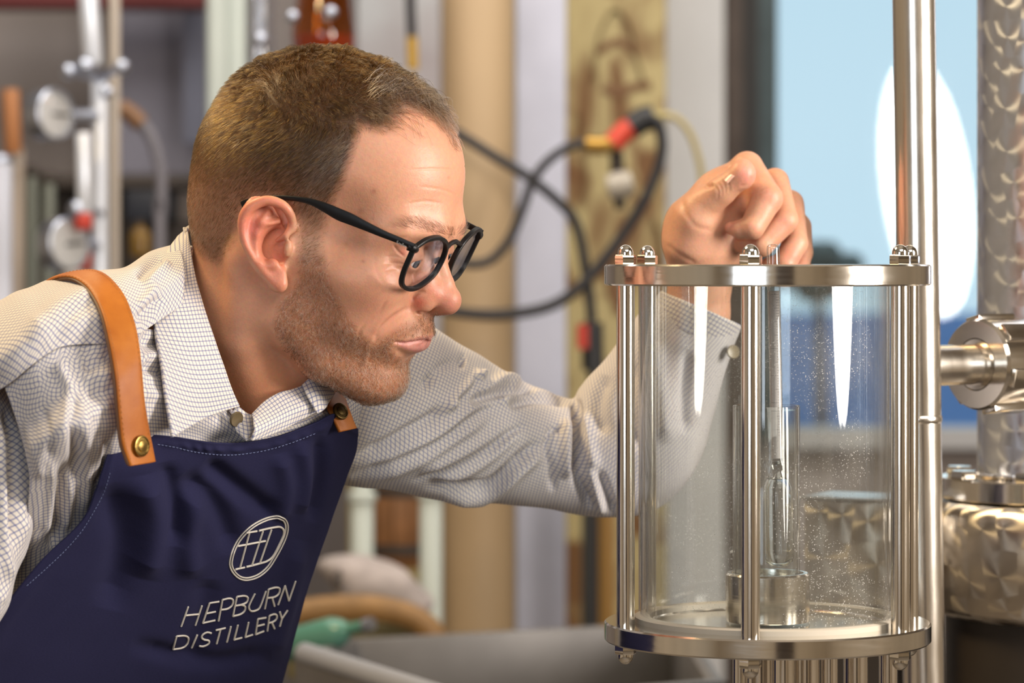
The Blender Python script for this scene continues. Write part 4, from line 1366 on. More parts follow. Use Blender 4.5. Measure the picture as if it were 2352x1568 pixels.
# far sleeve, reaching to the vessel
rings = [(880, 700, 735, 1105, 2.420), (940, 722, 820, 1118, 2.425), (1002, 754, 895, 1125, 2.435), (1050, 786, 975, 1142, 2.45), (1098, 812, 1050, 1152, 2.465), (1140, 840, 1115, 1154, 2.48),
         (1190, 870, 1185, 1160, 2.49), (1250, 896, 1255, 1167, 2.505), (1298, 913, 1318, 1179, 2.515), (1318, 914, 1392, 1187, 2.52), (1330, 893, 1485, 1178, 2.52),
         (1352, 864, 1560, 1130, 2.515), (1388, 826, 1610, 1050, 2.51), (1432, 768, 1638, 955, 2.505), (1472, 715, 1664, 860, 2.495), (1500, 690, 1684, 800, 2.49), (1516, 672, 1702, 752, 2.487)]
folds = [
    ([(965, 900), (1010, 850), (1055, 832), (1072, 830)], -0.0084, 11), ([(985, 868), (1030, 842), (1065, 828)], 0.0062, 10), ([(1040, 930), (1080, 892), (1098, 862)], -0.0084, 9),
    ([(1000, 960), (1060, 905), (1096, 868), (1104, 850)], 0.0084, 11), ([(1080, 930), (1150, 898), (1235, 896)], -0.0084, 13), ([(1100, 905), (1160, 872), (1200, 880)], 0.0062, 14),
    ([(1166, 930), (1234, 912), (1315, 920)], -0.0084, 12), ([(1140, 925), (1200, 905), (1290, 905)], 0.0052, 10),
    ([(810, 1055), (890, 1020), (940, 990), (990, 962), (1030, 930)], -0.0094, 13), ([(830, 1085), (930, 1040), (1005, 1000), (1090, 940), (1150, 918)], 0.0062, 13),
    ([(805, 1100), (890, 1062), (1005, 1012), (1093, 950), (1150, 925)], -0.0062, 11), ([(850, 1105), (960, 1060), (1040, 1010), (1120, 960)], 0.0042, 12),
    ([(945, 1105), (1035, 1078), (1108, 1042), (1166, 998), (1210, 975)], -0.0062, 7), ([(960, 1085), (1040, 1050), (1110, 1010), (1170, 970)], 0.0052, 13), ([(990, 1115), (1070, 1085), (1140, 1040), (1200, 985)], 0.0042, 11),
    ([(975, 1112), (1060, 1120), (1125, 1118), (1180, 1070), (1240, 1012)], -0.0125, 13), ([(1010, 1142), (1090, 1148), (1150, 1120), (1200, 1075), (1245, 1040)], 0.0062, 13),
    ([(1265, 1000), (1256, 1030), (1266, 1075), (1270, 1130)], -0.0052, 9), ([(1258, 1003), (1268, 988), (1290, 985)], -0.0052, 8),
    ([(1322, 915), (1329, 980), (1328, 1040), (1322, 1090)], -0.0136, 10), ([(1300, 960), (1296, 1030), (1300, 1100)], 0.0072, 13), ([(1345, 940), (1352, 1020), (1365, 1080)], 0.0062, 14),
    ([(1322, 1070), (1335, 1120), (1358, 1170)], -0.0084, 11), ([(1350, 1070), (1370, 1130), (1385, 1180)], 0.0052, 11), ([(1375, 1080), (1395, 1140), (1410, 1180)], -0.0062, 9),
    ([(1390, 860), (1372, 930), (1390, 1000)], -0.0052, 15), ([(1450, 830), (1440, 930), (1470, 1040)], -0.0062, 17), ([(1500, 780), (1520, 900), (1530, 1020)], 0.0062, 20), ([(1580, 800), (1570, 900), (1575, 1000)], -0.0052, 14)]
far_sleeve, GS = ring_tube('sleeve', rings, 170, 330, [.060, .060, .060, .060, .058, .055, .053, .051, .050, .051, .052, .050, .047, .043, .038, .036, .034], m_shirt_f, shirt, folds, (0.0012, 0.05, 64))
# cuff band and its button
cuff = [(1484, 716, 1672, 815, 2.495), (1500, 690, 1686, 790, 2.491), (1518, 668, 1705, 748, 2.487)]
ring_tube('cuff', cuff, 120, 14, [.0395, .0385, .037], m_shirt, shirt)
mb = MB(); cb = at(1683, 808, 2.466); mb.lathe([(0.0052, 0), (0.0055, .001), (0.0050, .0022), (0.003, .0016), (0, .0016)], cb, (0.3, -1, 0.1), 20); mb.build('button', mat_simple('horn_button', (0.30, 0.24, 0.15), 0.35), shirt)

# collar: near leaf
bvh_head = BVHTree.FromPolygons(h2w(hv).tolist(), hq.tolist())
def skinY(px, py, default):
    o = Vector((0, 0, CZ)); d = (Vector(at(px, py, 2.2)) - o).normalized()
    h = bvh_head.ray_cast(o, d)
    return h[0].y if h[0] is not None else default
c_fold = [(431, 523, 2.300), (436, 559, 2.272), (448, 638, 2.238), (474, 733, 2.216), (512, 844, 2.208), (528, 890, 2.212), (547, 934, 2.222)]
c_mid = [(419, 531, 2.300), (412, 565, 2.262), (402, 640, 2.222), (418, 736, 2.194), (446, 845, 2.182), (464, 898, 2.184), (478, 958, 2.190)]
c_out = [(407, 541, 2.302), (386, 571, 2.262), (350, 646, 2.212), (353, 735, 2.182), (374, 846, 2.154), (384, 915, 2.147), (399, 1003, 2.143)]
G = grid_eval([[(p[0] - 4, p[1] + 2, p[2] + .008) for p in c_fold], c_fold, c_mid, c_out], 110, 40)
Nn = grid_normals(G); Nn *= -1 if np.mean(Nn[..., 1]) > 0 else 1
G = wavy(G, Nn, 0.0008, 0.05, 65)
def leaf_uv(G):
    return arc_uv(G)
sheet('collar_leaf', G, 0.0022, m_shirt, shirt, leaf_uv(G))
# near stand end with its button
st = [[(541, 931, 2.226), (552, 936, 2.224), (566, 947, 2.226), (583, 954, 2.232)], [(533, 950, 2.219), (551, 962, 2.217), (570, 968, 2.220), (590, 972, 2.228)], [(540, 985, 2.214), (556, 990, 2.212), (572, 994, 2.214), (589, 985, 2.224)],
      [(556, 1004, 2.212), (562, 1008, 2.211), (568, 1011, 2.211), (576, 1004, 2.217)]]
G = grid_eval(st, 24, 24)
sheet('collar_stand', G, 0.0018, m_shirt, shirt, arc_uv(G))
mb = MB(); cb = at(541, 961, 2.2135); mb.lathe([(0.0054, 0), (0.0057, .001), (0.0052, .0022), (0.003, .0015), (0, .0015)], cb, (0.75, -.75, -.35), 20); mb.build('button', mat_simple('shaded_horn_button', (0.13, 0.095, 0.05), 0.4), shirt)  # button colour darkened to stand in for the collar's shadow
# far stand and far leaf
fs = [[(578, 950, 2.2200), (607, 921, 2.2320), (641, 901, 2.2440), (668, 894, 2.2540), (696, 884, 2.2620), (722, 872, 2.2700)],
      [(582, 966, 2.2100), (618, 945, 2.2240), (655, 926, 2.2380), (685, 915, 2.2500), (715, 905, 2.2600), (740, 893, 2.2700)],
      [(585, 990, 2.2020), (625, 972, 2.2160), (662, 953, 2.2320), (696, 938, 2.2460), (724, 926, 2.2580), (748, 912, 2.2700)],
      [(580, 1012, 2.2020), (612, 1003, 2.2140), (655, 985, 2.2300), (690, 966, 2.2460), (727, 946, 2.2580), (752, 934, 2.2700)]]
G = grid_eval(fs, 60, 30)
sheet('collar_stand', G, 0.0018, m_shirt, shirt, arc_uv(G))
fl = [[(693, 884, 2.2540), (711, 868, 2.2580), (724, 867, 2.2640), (745, 878, 2.2740), (767, 891, 2.2860)],
      [(702, 900, 2.2490), (720, 890, 2.2520), (736, 890, 2.2580), (752, 894, 2.2700), (768, 898, 2.2830)],
      [(713, 920, 2.2480), (730, 914, 2.2510), (744, 912, 2.2570), (757, 908, 2.2670), (767, 905, 2.2800)],
      [(730, 949, 2.2490), (738, 945, 2.2510), (747, 938, 2.2560), (755, 926, 2.2640), (764, 911, 2.2760)]]
G = grid_eval(fl, 40, 30)
sheet('collar_leaf', G, 0.0022, m_shirt, shirt, arc_uv(G))
# the band round the back of the neck
nk = h2w((-34, 0, -88))
ring = []
for tt in np.linspace(-2.2, 2.2, 40):
    d = -tn * math.cos(tt) * 0.068 + tl * math.sin(tt) * 0.066
    ring.append(d)
ring = np.array(ring)
nkc = at(503, 732, 2.335)
G = np.stack([nkc + ring * 1.0 + tu * 0.016, nkc + ring * 1.03 + tu * 0.0, nkc + ring * 1.10 - tu * 0.02])
G = catmull(G.reshape(3, -1), np.linspace(0, 2, 12)).reshape(12, 40, 3)
sheet('collar_band', G, 0.002, m_shirt, shirt, arc_uv(G), None, False, None)

# ---- apron
apron = bpy.data.objects.new('apron', None); COL.objects.link(apron); apron.parent = person
apron['label'] = 'navy canvas bib apron with tan leather straps'
top = [(258, 1000), (290, 990), (345, 997), (398, 1003), (442, 1011), (482, 1017), (525, 1019), (562, 1017), (619, 1008), (675, 991), (725, 972), (775, 952), (823, 985)]
r1 = [(232, 1090), (275, 1080), (335, 1078), (390, 1080), (440, 1083), (485, 1085), (525, 1085), (570, 1082), (625, 1074), (680, 1062), (730, 1050), (775, 1042), (817, 1040)]
r2 = [(194, 1190), (245, 1185), (308, 1182), (368, 1180), (425, 1180), (475, 1178), (520, 1175), (565, 1170), (618, 1160), (668, 1148), (712, 1135), (755, 1122), (791, 1111)]
r3 = [(94, 1292), (160, 1290), (235, 1290), (310, 1290), (378, 1290), (436, 1286), (490, 1282), (540, 1275), (592, 1266), (642, 1256), (685, 1245), (722, 1234), (752, 1224)]
r4 = [(-10, 1420), (75, 1415), (165, 1412), (250, 1410), (330, 1408), (398, 1404), (458, 1398), (512, 1392), (562, 1382), (608, 1370), (648, 1358), (682, 1346), (712, 1336)]
r5 = [(-60, 1500), (35, 1510), (130, 1514), (220, 1516), (302, 1516), (372, 1512), (434, 1508), (488, 1502), (538, 1494), (582, 1486), (620, 1478), (650, 1472), (676, 1466)]
r6 = [(-90, 1640), (0, 1645), (100, 1646), (190, 1646), (275, 1644), (345, 1642), (405, 1638), (458, 1632), (506, 1624), (550, 1616), (588, 1608), (618, 1602), (640, 1596)]
curv = np.array([-0.002, -0.004, -0.006, -0.008, -0.012, -0.016, -0.018, -0.018, -0.016, -0.012, -0.004, 0.008, 0.024])
ctrl = []
r7 = [(px - 75, py + 190) for px, py in r6]; r8 = [(px - 70, py + 230) for px, py in r7]
for k, row in enumerate([top, r1, r2, r3, r4, r5, r6, r7, r8]):
    f = [0.55, 0.75, 0.9, 1.0, 1.0, 1.0, 1.0, 1.0, 1.0][k]
    ctrl.append([(px, py, max(bodyY(px, py), 2.06 + 0.00025 * (px + 100)) - 0.008 + curv[i] * f) for i, (px, py) in enumerate(row)])
GA = grid_eval(ctrl, 260, 340)
NA = grid_normals(GA); NA *= -1 if np.mean(NA[..., 1]) > 0 else 1
GA = fold(GA, NA, [([(470, 1060), (560, 1130), (640, 1190)], -0.0085, 22), ([(420, 1090), (500, 1170), (540, 1270)], -0.0068, 26), ([(330, 1090), (350, 1200), (330, 1330)], 0.0085, 36),
                   ([(460, 1120), (430, 1230), (440, 1330)], 0.0068, 30), ([(690, 1010), (700, 1100), (690, 1180)], 0.0051, 18), ([(735, 1000), (735, 1100), (715, 1200)], -0.0051, 15), ([(640, 1040), (655, 1120), (640, 1200)], 0.0051, 20),
                   ([(250, 1110), (280, 1250), (250, 1400)], -0.0068, 34), ([(480, 1330), (470, 1420), (430, 1520)], -0.0051, 30), ([(690, 1240), (660, 1380), (620, 1520)], 0.0051, 22), ([(380, 1060), (400, 1150), (400, 1250)], -0.0051, 20),
                   ([(300, 1480), (480, 1520), (620, 1500)], -0.0051, 20)])
GA = wavy(GA, NA, 0.0009, 0.05, 66)
# puckered hem along the top and the sides
vv = np.linspace(0, 1, 340); hemv = np.exp(-((vv - 0.027) / 0.014) ** 2)[:, None]
uu = np.linspace(0, 1, 260)
puck = (np.sin(uu * 95 + 2.2 * np.sin(uu * 17)) * 0.5 + 0.5)[None, :] * np.clip((uu - 0.12) * 8, 0, 1)[None, :]
GA = GA + NA * (hemv * (0.0006 + 0.0012 * puck))[..., None]
hemu = np.exp(-((uu - 0.03) / 0.022) ** 2)[None, :]
GA = GA + NA * (hemu * 0.0012 * np.ones((340, 1)))[..., None]
bib = sheet('bib', GA, 0.0014, m_navy, apron, arc_uv(GA))
bib_bvh = BVHTree.FromPolygons(GA.reshape(-1, 3).tolist(), [(j * 260 + i, j * 260 + i + 1, (j + 1) * 260 + i + 1, (j + 1) * 260 + i) for j in range(339) for i in range(259)])
def on_bib(px, py, lift=0.0006):
    o = Vector((0, 0, CZ)); d = (Vector(at(px, py, 2.2)) - o).normalized()
    h = bib_bvh.ray_cast(o, d)
    if h[0] is None:
        h = bib_bvh.find_nearest(Vector(at(px, py, bodyY(px, py))))
    n = h[1] if h[1].y < 0 else -h[1]
    return np.array(h[0] + n * lift), np.array(n)

# embroidery: satin stitch letters and the ringed monogram
thread = mat_simple('cream_thread', (0.62, 0.57, 0.50), 0.6, bump=0.0003, bscale=2500)
def emb(cx, cy):
    return 370 + cx / 4.354, 1150 + cy / 4.354
def stitch(mb, pts, r=0.00075, n=6):
    P = [np.array(p, float) for p in pts]
    q = []
    for i in range(len(P) - 1):
        k = max(2, int(np.linalg.norm(P[i + 1] - P[i]) / 22))
        q += [P[i] + (P[i + 1] - P[i]) * t for t in np.linspace(0, 1, k, endpoint=False)]
    q.append(P[-1])
    W = [on_bib(*emb(*p), lift=0.0003)[0] for p in q]
    mb.tube(W, r, n, True)
def curve_pts(pts, n):
    return [tuple(p) for p in smooth_path(np.array(pts, float), n)]
letters = [
    ('letter', [[(268, 1055), (198, 1252)], [(405, 1045), (340, 1240)], [(245, 1142), (368, 1130)]]),
    ('letter', [[(483, 1018), (415, 1218)], [(483, 1018), (580, 1003)], [(452, 1122), (545, 1104)], [(415, 1218), (540, 1190)]]),
    ('letter', [[(612, 985), (572, 1197)], curve_pts([(612, 985), (680, 971), (717, 988), (708, 1040), (662, 1075), (602, 1085)], 14)]),
    ('letter', [[(755, 955), (715, 1150)], curve_pts([(755, 955), (830, 946), (865, 965), (852, 1010), (800, 1035), (742, 1045)], 14), curve_pts([(790, 1035), (836, 1050), (832, 1095), (790, 1130), (715, 1150)], 12)]),
    ('letter', [curve_pts([(935, 925), (885, 1025), (876, 1070), (902, 1100), (950, 1090), (988, 1055), (1045, 900)], 18)]),
    ('letter', [[(1072, 880), (1035, 1075)], curve_pts([(1072, 880), (1145, 862), (1184, 875), (1174, 925), (1130, 958), (1060, 968)], 14), [(1108, 965), (1132, 1050)]]),
    ('letter', [[(1168, 1035), (1237, 845)], [(1237, 845), (1275, 995)], [(1275, 995), (1342, 800)]]),
    ('letter', [[(152, 1350), (118, 1480)], curve_pts([(152, 1350), (230, 1345), (270, 1367), (262, 1420), (215, 1463), (118, 1480)], 14)]),
    ('letter', [[(360, 1335), (305, 1465)]]),
    ('letter', [curve_pts([(500, 1320), (460, 1310), (415, 1333), (405, 1365), (432, 1385), (472, 1392), (480, 1415), (450, 1440), (412, 1450), (380, 1445)], 20)]),
    ('letter', [[(545, 1290), (640, 1268)], [(592, 1280), (553, 1425)]]),
    ('letter', [[(695, 1252), (655, 1408)]]),
    ('letter', [[(765, 1238), (727, 1385)], [(727, 1385), (805, 1365)]]),
    ('letter', [[(872, 1210), (838, 1360)], [(838, 1360), (912, 1335)]]),
    ('letter', [[(965, 1178), (942, 1332)], [(965, 1178), (1045, 1165)], [(955, 1250), (1028, 1232)], [(942, 1332), (1025, 1300)]]),
    ('letter', [[(1080, 1145), (1060, 1297)], curve_pts([(1080, 1145), (1128, 1129), (1155, 1142), (1150, 1180), (1112, 1208), (1072, 1217)], 12), [(1105, 1212), (1132, 1275)]]),
    ('letter', [[(1185, 1105), (1205, 1175)], [(1262, 1090), (1205, 1175)], [(1205, 1175), (1185, 1250)]]),
]
for nm, strokes in letters:
    mb = MB()
    for s_ in strokes:
        stitch(mb, s_)
    mb.build(nm, thread, bib)
mb = MB()
outer = [(1180, 150), (1240, 182), (1266, 250), (1255, 340), (1210, 450), (1150, 560), (1080, 668), (1000, 740), (920, 778), (840, 790), (770, 768), (712, 710), (684, 640), (692, 560), (722, 470), (772, 380), (850, 290), (940, 222), (1040, 175), (1120, 152), (1180, 150), (1240, 182)]
oc = np.array(outer, float)[:-2]; cen_ = oc.mean(0)
ring1 = smooth_path(np.array(outer, float), 90)[:87]
inner = []
for i in range(len(ring1)):
    tg = ring1[(i + 1) % 87] - ring1[i - 1]; tg /= np.linalg.norm(tg) + 1e-9
    nr = np.array([-tg[1], tg[0]])
    if np.dot(nr, cen_ - ring1[i]) < 0:
        nr = -nr
    inner.append(ring1[i] + nr * 23)
stitch(mb, list(ring1) , 0.0006); stitch(mb, inner, 0.0006)
for s_ in [[(880, 318), (785, 672)], [(850, 316), (955, 300)], [(740, 682), (832, 662)], [(1015, 300), (905, 642)], [(1100, 285), (985, 618)], [(765, 450), (1040, 398)],
           curve_pts([(975, 296), (1050, 278), (1130, 262), (1185, 258), (1220, 285), (1220, 340), (1180, 430), (1120, 545), (1060, 598), (985, 622), (920, 640), (850, 657)], 40)]:
    stitch(mb, s_, 0.0008)
mb.build('monogram', thread, bib)
# stitched seams
seam = mat_simple('blue_seam_thread', (0.16, 0.19, 0.34), 0.7)
mb = MB()
def dashes(path, step, frac):
    P = smooth_path(np.array(path, float), 400)
    s_ = np.concatenate([[0], np.cumsum(np.linalg.norm(np.diff(P, axis=0), axis=1))])
    k = 0
    while (k + frac) * step < s_[-1]:
        a_ = np.array([np.interp(k * step, s_, P[:, i]) for i in (0, 1)]); b_ = np.array([np.interp((k + frac) * step, s_, P[:, i]) for i in (0, 1)])
        mb.tube([on_bib(*a_, lift=0.0002)[0], on_bib(*((a_ + b_) / 2), lift=0.0005)[0], on_bib(*b_, lift=0.0002)[0]], 0.00022, 5, True)
        k += 1
dashes([(362, 1020), (400, 1026), (442, 1036), (485, 1042), (525, 1044), (565, 1041), (620, 1031), (680, 1012), (730, 992)], 8.5, 0.6)
mb.build('seam_stitching', seam, bib)
mb = MB()
dashes([(252, 1085), (240, 1125), (220, 1165), (190, 1215), (150, 1262), (105, 1305), (60, 1345)], 8.5, 0.6)
mb.build('seam_stitching', seam, bib)

# leather straps with brass studs
m_leath, nt, N, L, b = new_mat('tan_leather')
tc = N.new('ShaderNodeTexCoord')
nz = N.new('ShaderNodeTexNoise'); nz.inputs['Scale'].default_value = 35; nz.inputs['Detail'].default_value = 5
cr = N.new('ShaderNodeValToRGB'); cr.color_ramp.elements[0].color = (0.33, 0.090, 0.007, 1); cr.color_ramp.elements[1].color = (0.46, 0.150, 0.018, 1); cr.color_ramp.elements[0].position = .35; cr.color_ramp.elements[1].position = .7
L.new(tc.outputs['Object'], nz.inputs['Vector']); L.new(nz.outputs['Fac'], cr.inputs['Fac']); L.new(cr.outputs['Color'], b.inputs['Base Color'])
b.inputs['Roughness'].default_value = 0.5; b.inputs['Specular IOR Level'].default_value = 0.35
vz = N.new('ShaderNodeTexVoronoi'); vz.inputs['Scale'].default_value = 1400
bp = N.new('ShaderNodeBump'); bp.inputs['Strength'].default_value = 0.25; bp.inputs['Distance'].default_value = 0.0003
L.new(tc.outputs['Object'], vz.inputs['Vector']); L.new(vz.outputs['Distance'], bp.inputs['Height']); L.new(bp.outputs['Normal'], b.inputs['Normal'])
m_edge = mat_simple('dark_leather_edge', (0.09, 0.035, 0.012), 0.6)
brass = mat_simple('aged_brass', (0.30, 0.19, 0.055), 0.32, metal=1.0, noise=0.5, nscale=900)
brass_d = mat_simple('dark_brass', (0.12, 0.08, 0.03), 0.4, metal=1.0, noise=0.5, nscale=900)

right = [(60, 700, 2.262), (95, 655, 2.225), (119, 639, 2.200), (158, 625, 2.183), (198, 618, 2.170), (229, 622, 2.160), (257, 641, 2.151), (286, 678, 2.138), (305, 725, 2.126), (317, 773, 2.118), (325, 836, 2.110), (332, 915, 2.109), (341, 974, 2.113), (351, 1025, 2.118), (358, 1060, 2.121)]
left = [(66, 715, 2.262), (100, 662, 2.215), (126, 640, 2.185), (165, 637, 2.160), (197, 656, 2.142), (220, 688, 2.126), (237, 725, 2.114), (249, 773, 2.104), (258, 820, 2.097), (264, 858, 2.093), (268, 895, 2.091), (273, 954, 2.092), (280, 1014, 2.094), (290, 1045, 2.096), (300, 1070, 2.098)]
G = grid_eval([[tuple(np.array(l) * (1 - t) + np.array(r_) * t) for t in (0, .33, .67, 1)] for l, r_ in zip(left, right)], 13, 140)
Nn = grid_normals(G); Nn *= -1 if np.mean(Nn[..., 1]) > 0 else 1
uu = np.linspace(-1, 1, 13)
G = G + Nn * (0.0012 * (1 - uu ** 4))[None, :, None]
strap = sheet('strap', G, 0.003, m_leath, apron, arc_uv(G))
# stitched line and folded inner edge of the strap
mb = MB()
for cidx in (1, 11):
    for j in range(14, 134, 2):
        mb.tube([G[j, cidx] + Nn[j, cidx] * 0.0001, G[j + 1, cidx] + Nn[j + 1, cidx] * 0.0002], 0.00018, 5, True)
mb.build('stitching', mat_simple('tan_thread', (0.40, 0.17, 0.05), 0.7), strap)
mb = MB(); mb.tube(list(G[10:138, 0] - Nn[10:138, 0] * 0.0016), 0.0012, 6, True); mb.build('edge', m_edge, strap)
def stud(c, n, r, mat, parent):
    mb = MB()
    mb.lathe([(r * .55, -.001), (r * .98, 0), (r, .0008), (r * .95, .0017), (r * .84, .0019), (r * .78, .0014), (r * .55, .0015), (r * .50, .0022), (r * .25, .0026), (0, .0027)], c, n, 36)
    o = mb.build('stud', mat, parent)
    ring_ = MB()
    ax = Vector(n).normalized(); q = Vector((0, 0, 1)).rotation_difference(ax).to_matrix()
    for i in range(22):
        a_ = 2 * math.pi * i / 22
        p = np.array(c) + np.array(q @ Vector((math.cos(a_) * r * .66, math.sin(a_) * r * .66, .0016)))
        p2 = np.array(c) + np.array(q @ Vector((math.cos(a_) * r * .75, math.sin(a_) * r * .75, .0016)))
        ring_.tube([p, p2], 0.00025, 5, True)
    return o
jj = np.argmin(np.abs(to_px(G)[:, 6, 1] - 1023))
stud(G[jj, 6] + Nn[jj, 6] * 0.001, Nn[jj, 6] , 0.0074, brass, strap)
fr_ = [[(776, 893, 2.318), (784, 896, 2.320), (792, 906, 2.326)], [(764, 912, 2.300), (778, 916, 2.304), (796, 921, 2.310)], [(753, 934, 2.288), (775, 937, 2.290), (803, 940, 2.296)], [(766, 962, 2.285), (786, 961, 2.288), (811, 962, 2.296)],
       [(781, 992, 2.286), (799, 988, 2.290), (820, 983, 2.297)]]
G = grid_eval(fr_, 12, 40)
strap2 = sheet('strap', G, 0.003, m_leath, apron, arc_uv(G))
Nn = grid_normals(G); Nn *= -1 if np.mean(Nn[..., 1]) > 0 else 1
p = to_px(G); k = np.unravel_index(np.argmin(((p - np.array([780, 947])) ** 2).sum(-1)), p.shape[:2])
stud(G[k] + Nn[k] * 0.0003, Nn[k] + np.array([.15, 0, 0]), 0.0066, brass_d, strap2)
# ------------------------------------------------------------------ the hand (skin, in millimetres round its own centre)
HC = at(1690, 490, 2.45)
def hd(px, py, Y):
    return ((at(px, py, Y) - HC) * 1000).astype(np.float32)
def hand_sdf(P):
    A = hd
    palm = s_poly(P, [A(1604, 520, 2.462), A(1662, 455, 2.462)], [27, 22])
    palm = smin(palm, s_poly(P, [A(1640, 560, 2.475), A(1730, 470, 2.480), A(1790, 500, 2.495)], [24, 24, 20]), 14)
    palm = smin(palm, s_poly(P, [A(1585, 560, 2.448), A(1600, 500, 2.440), A(1618, 462, 2.436)], [20, 17, 12.5], 6), 12)     # ball of the thumb
    palm = smin(palm, s_cap(P, A(1640, 440, 2.462), A(1716, 386, 2.460), 13, 11), 10)                                       # back of the hand to the knuckle
    d = palm
    th = s_poly(P, [A(1608, 478, 2.436), A(1658, 438, 2.426), A(1705, 399, 2.418)], [13.5, 11.2, 9.4], 2)
    th = smin(th, s_ell(P, A(1706, 400, 2.418), (10, 9, 12)), 3)
    idx = s_poly(P, [A(1716, 384, 2.455), A(1762, 456, 2.432)], [12.5, 12.2], 2)
    idx = smin(idx, s_poly(P, [A(1762, 456, 2.432), A(1728, 522, 2.424)], [12.0, 9.8], 2), 2)
    idx = smin(idx, s_poly(P, [A(1728, 521, 2.422), A(1700, 527, 2.426), A(1680, 524, 2.430)], [8.8, 7.2, 5.2], 2), 2)
    mid = s_poly(P, [A(1780, 418, 2.474), A(1802, 506, 2.446), A(1750, 562, 2.440), A(1712, 560, 2.446)], [11.3, 10.6, 9.2, 7.5], 2)
    rng_ = s_poly(P, [A(1814, 468, 2.488), A(1826, 560, 2.462), A(1802, 606, 2.452), A(1770, 612, 2.456)], [11.3, 10.2, 9, 8], 2)
    lit = s_poly(P, [A(1836, 520, 2.500), A(1842, 580, 2.482), A(1832, 632, 2.470), A(1800, 640, 2.468)], [9.8, 8.6, 7.6, 7], 2)
    f = smin(smin(idx, mid, 2.0), smin(rng_, lit, 2.0), 2.0)
    d = smin(d, f, 5)
    # keep the thumb lying on, not melted into, the index finger
    d = smin(d, smax(th, -0.2 - d, 0.5) if False else th, 3.0)
    # thumb nail, set in
    # wrist and forearm
    wr = s_poly(P, [A(1612, 570, 2.470), A(1608, 650, 2.476), A(1600, 720, 2.482), A(1560, 860, 2.500), A(1520, 950, 2.51)], [28, 24.5, 26, 31, 36], 4)
    d = smin(d, wr, 14)
    # hollow between thumb and curled fingers
    d = smin(d, s_poly(P, [A(1660, 462, 2.452), A(1712, 452, 2.450), A(1735, 470, 2.446)], [13, 13, 12]), 4)
    return d
fv, fq = surface_nets(hand_sdf, (-80, -60, -180), (80, 130, 65), 1.0)
fv = relax(fv, fq, 2, 0.5)
fw = HC + fv / 1000.0
fn = vert_normals(fw, fq)
fpx = proj(fw)
fdisp = np.zeros(len(fw))
ffac = np.clip(-fn[:, 1] * 3 + 0.2, 0, 1)
def fbrush(pts, amt, sig):
    pts = smooth_path(np.array(pts, float), 3 * len(pts)) if len(pts) > 2 else np.array(pts, float)
    d, t = seg_dist2(fpx, pts)
    fdisp[:] += amt / 1000 * np.exp(-(d / sig) ** 2) * ffac * np.clip(np.minimum(t, 1 - t) * 6 + 0.2, 0, 1)
for k in range(4):
    fbrush([(1640 + 9 * k, 424 - 6 * k), (1650 + 8 * k, 440 - 5 * k), (1648 + 9 * k, 456 - 5 * k)], -0.5, 2.6)
fbrush([(1618, 424), (1628, 428), (1638, 424)], -1.6, 5)
fbrush([(1567, 455), (1575, 490), (1600, 520), (1640, 530)], -0.6, 7)
fbrush([(1530, 560), (1560, 585), (1600, 606)], -0.8, 6)
for k in range(5):
    fbrush([(1676 + 5 * k, 505), (1678 + 5 * k, 516), (1675 + 5 * k, 526)], -0.25, 1.8)
fbrush([(1742, 440), (1752, 432), (1764, 430)], -0.3, 2.5); fbrush([(1738, 448), (1750, 441), (1762, 439)], -0.3, 2.5)
fbrush([(1700, 428), (1716, 424), (1729, 405)], -0.6, 4)
fw = fw + fn * fdisp[:, None]
ftone = np.tile(np.array([0.60, 0.30, 0.18]), (len(fw), 1))
def ft(px, py, r, c, a_):
    wt = (a_ * np.exp(-((fpx - np.array([px, py])) ** 2).sum(1) / (r * r)))[:, None]
    ftone[:] = ftone * (1 - wt) + np.array(c) * wt
ft(1716, 400, 26, (0.70, 0.22, 0.17), .85); ft(1770, 455, 26, (0.66, 0.24, 0.16), .6); ft(1726, 530, 22, (0.66, 0.28, 0.18), .5); ft(1800, 520, 26, (0.66, 0.25, 0.17), .55)
ft(1822, 590, 24, (0.62, 0.18, 0.12), .6); ft(1716, 372, 30, (0.64, 0.33, 0.22), .5); ft(1680, 520, 16, (0.66, 0.26, 0.20), .5); ft(1600, 560, 50, (0.60, 0.30, 0.20), .4)
ftone *= (1 + 0.06 * vnoise(fv, 0.4, 71))[:, None]

# the rest of the body under the clothes, one coarse skin from neck to wrist
def core_sdf(P):
    q = lambda a_: (a_ * 1000).astype(np.float32)
    n0 = nb
    sh1 = at(905, 905, 2.42); sh0 = at(60, 940, 2.20); el = at(1400, 1030, 2.52); wr = at(1560, 860, 2.50)
    d = s_poly(P, [q(n0), q(n0 - tu * .10 - tn * .03), q(n0 - tu * .45 - tn * .04)], [58, 78, 85])
    d = smin(d, s_poly(P, [q(sh0 + np.array([0.02, 0.03, 0])), q(n0 - tu * .10 - tn * .05), q(sh1)], [34, 42, 34]), 20)
    d = smin(d, s_poly(P, [q(sh1 + np.array([0, .015, -.01])), q(el + np.array([-.02, .012, 0])), q(wr)], [30, 22, 22]), 12)
    d = smin(d, s_poly(P, [q(sh0 + np.array([0.0, 0.03, 0])), q(at(-110, 1250, 2.14)), q(at(-180, 1500, 2.12))], [36, 36, 32]), 20)
    return d
cv, cq = surface_nets(core_sdf, (-520, 2020, 960), (220, 2720, 1620), 8.0, 4)
V_all = [h2w(hv), fw, cv / 1000.0]; Q_all = [hq, fq + len(hv), cq + len(hv) + len(fw)]
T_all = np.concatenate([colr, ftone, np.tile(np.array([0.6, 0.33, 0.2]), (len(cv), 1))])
skin_mesh('body', np.concatenate(V_all), np.concatenate(Q_all), T_all, person)
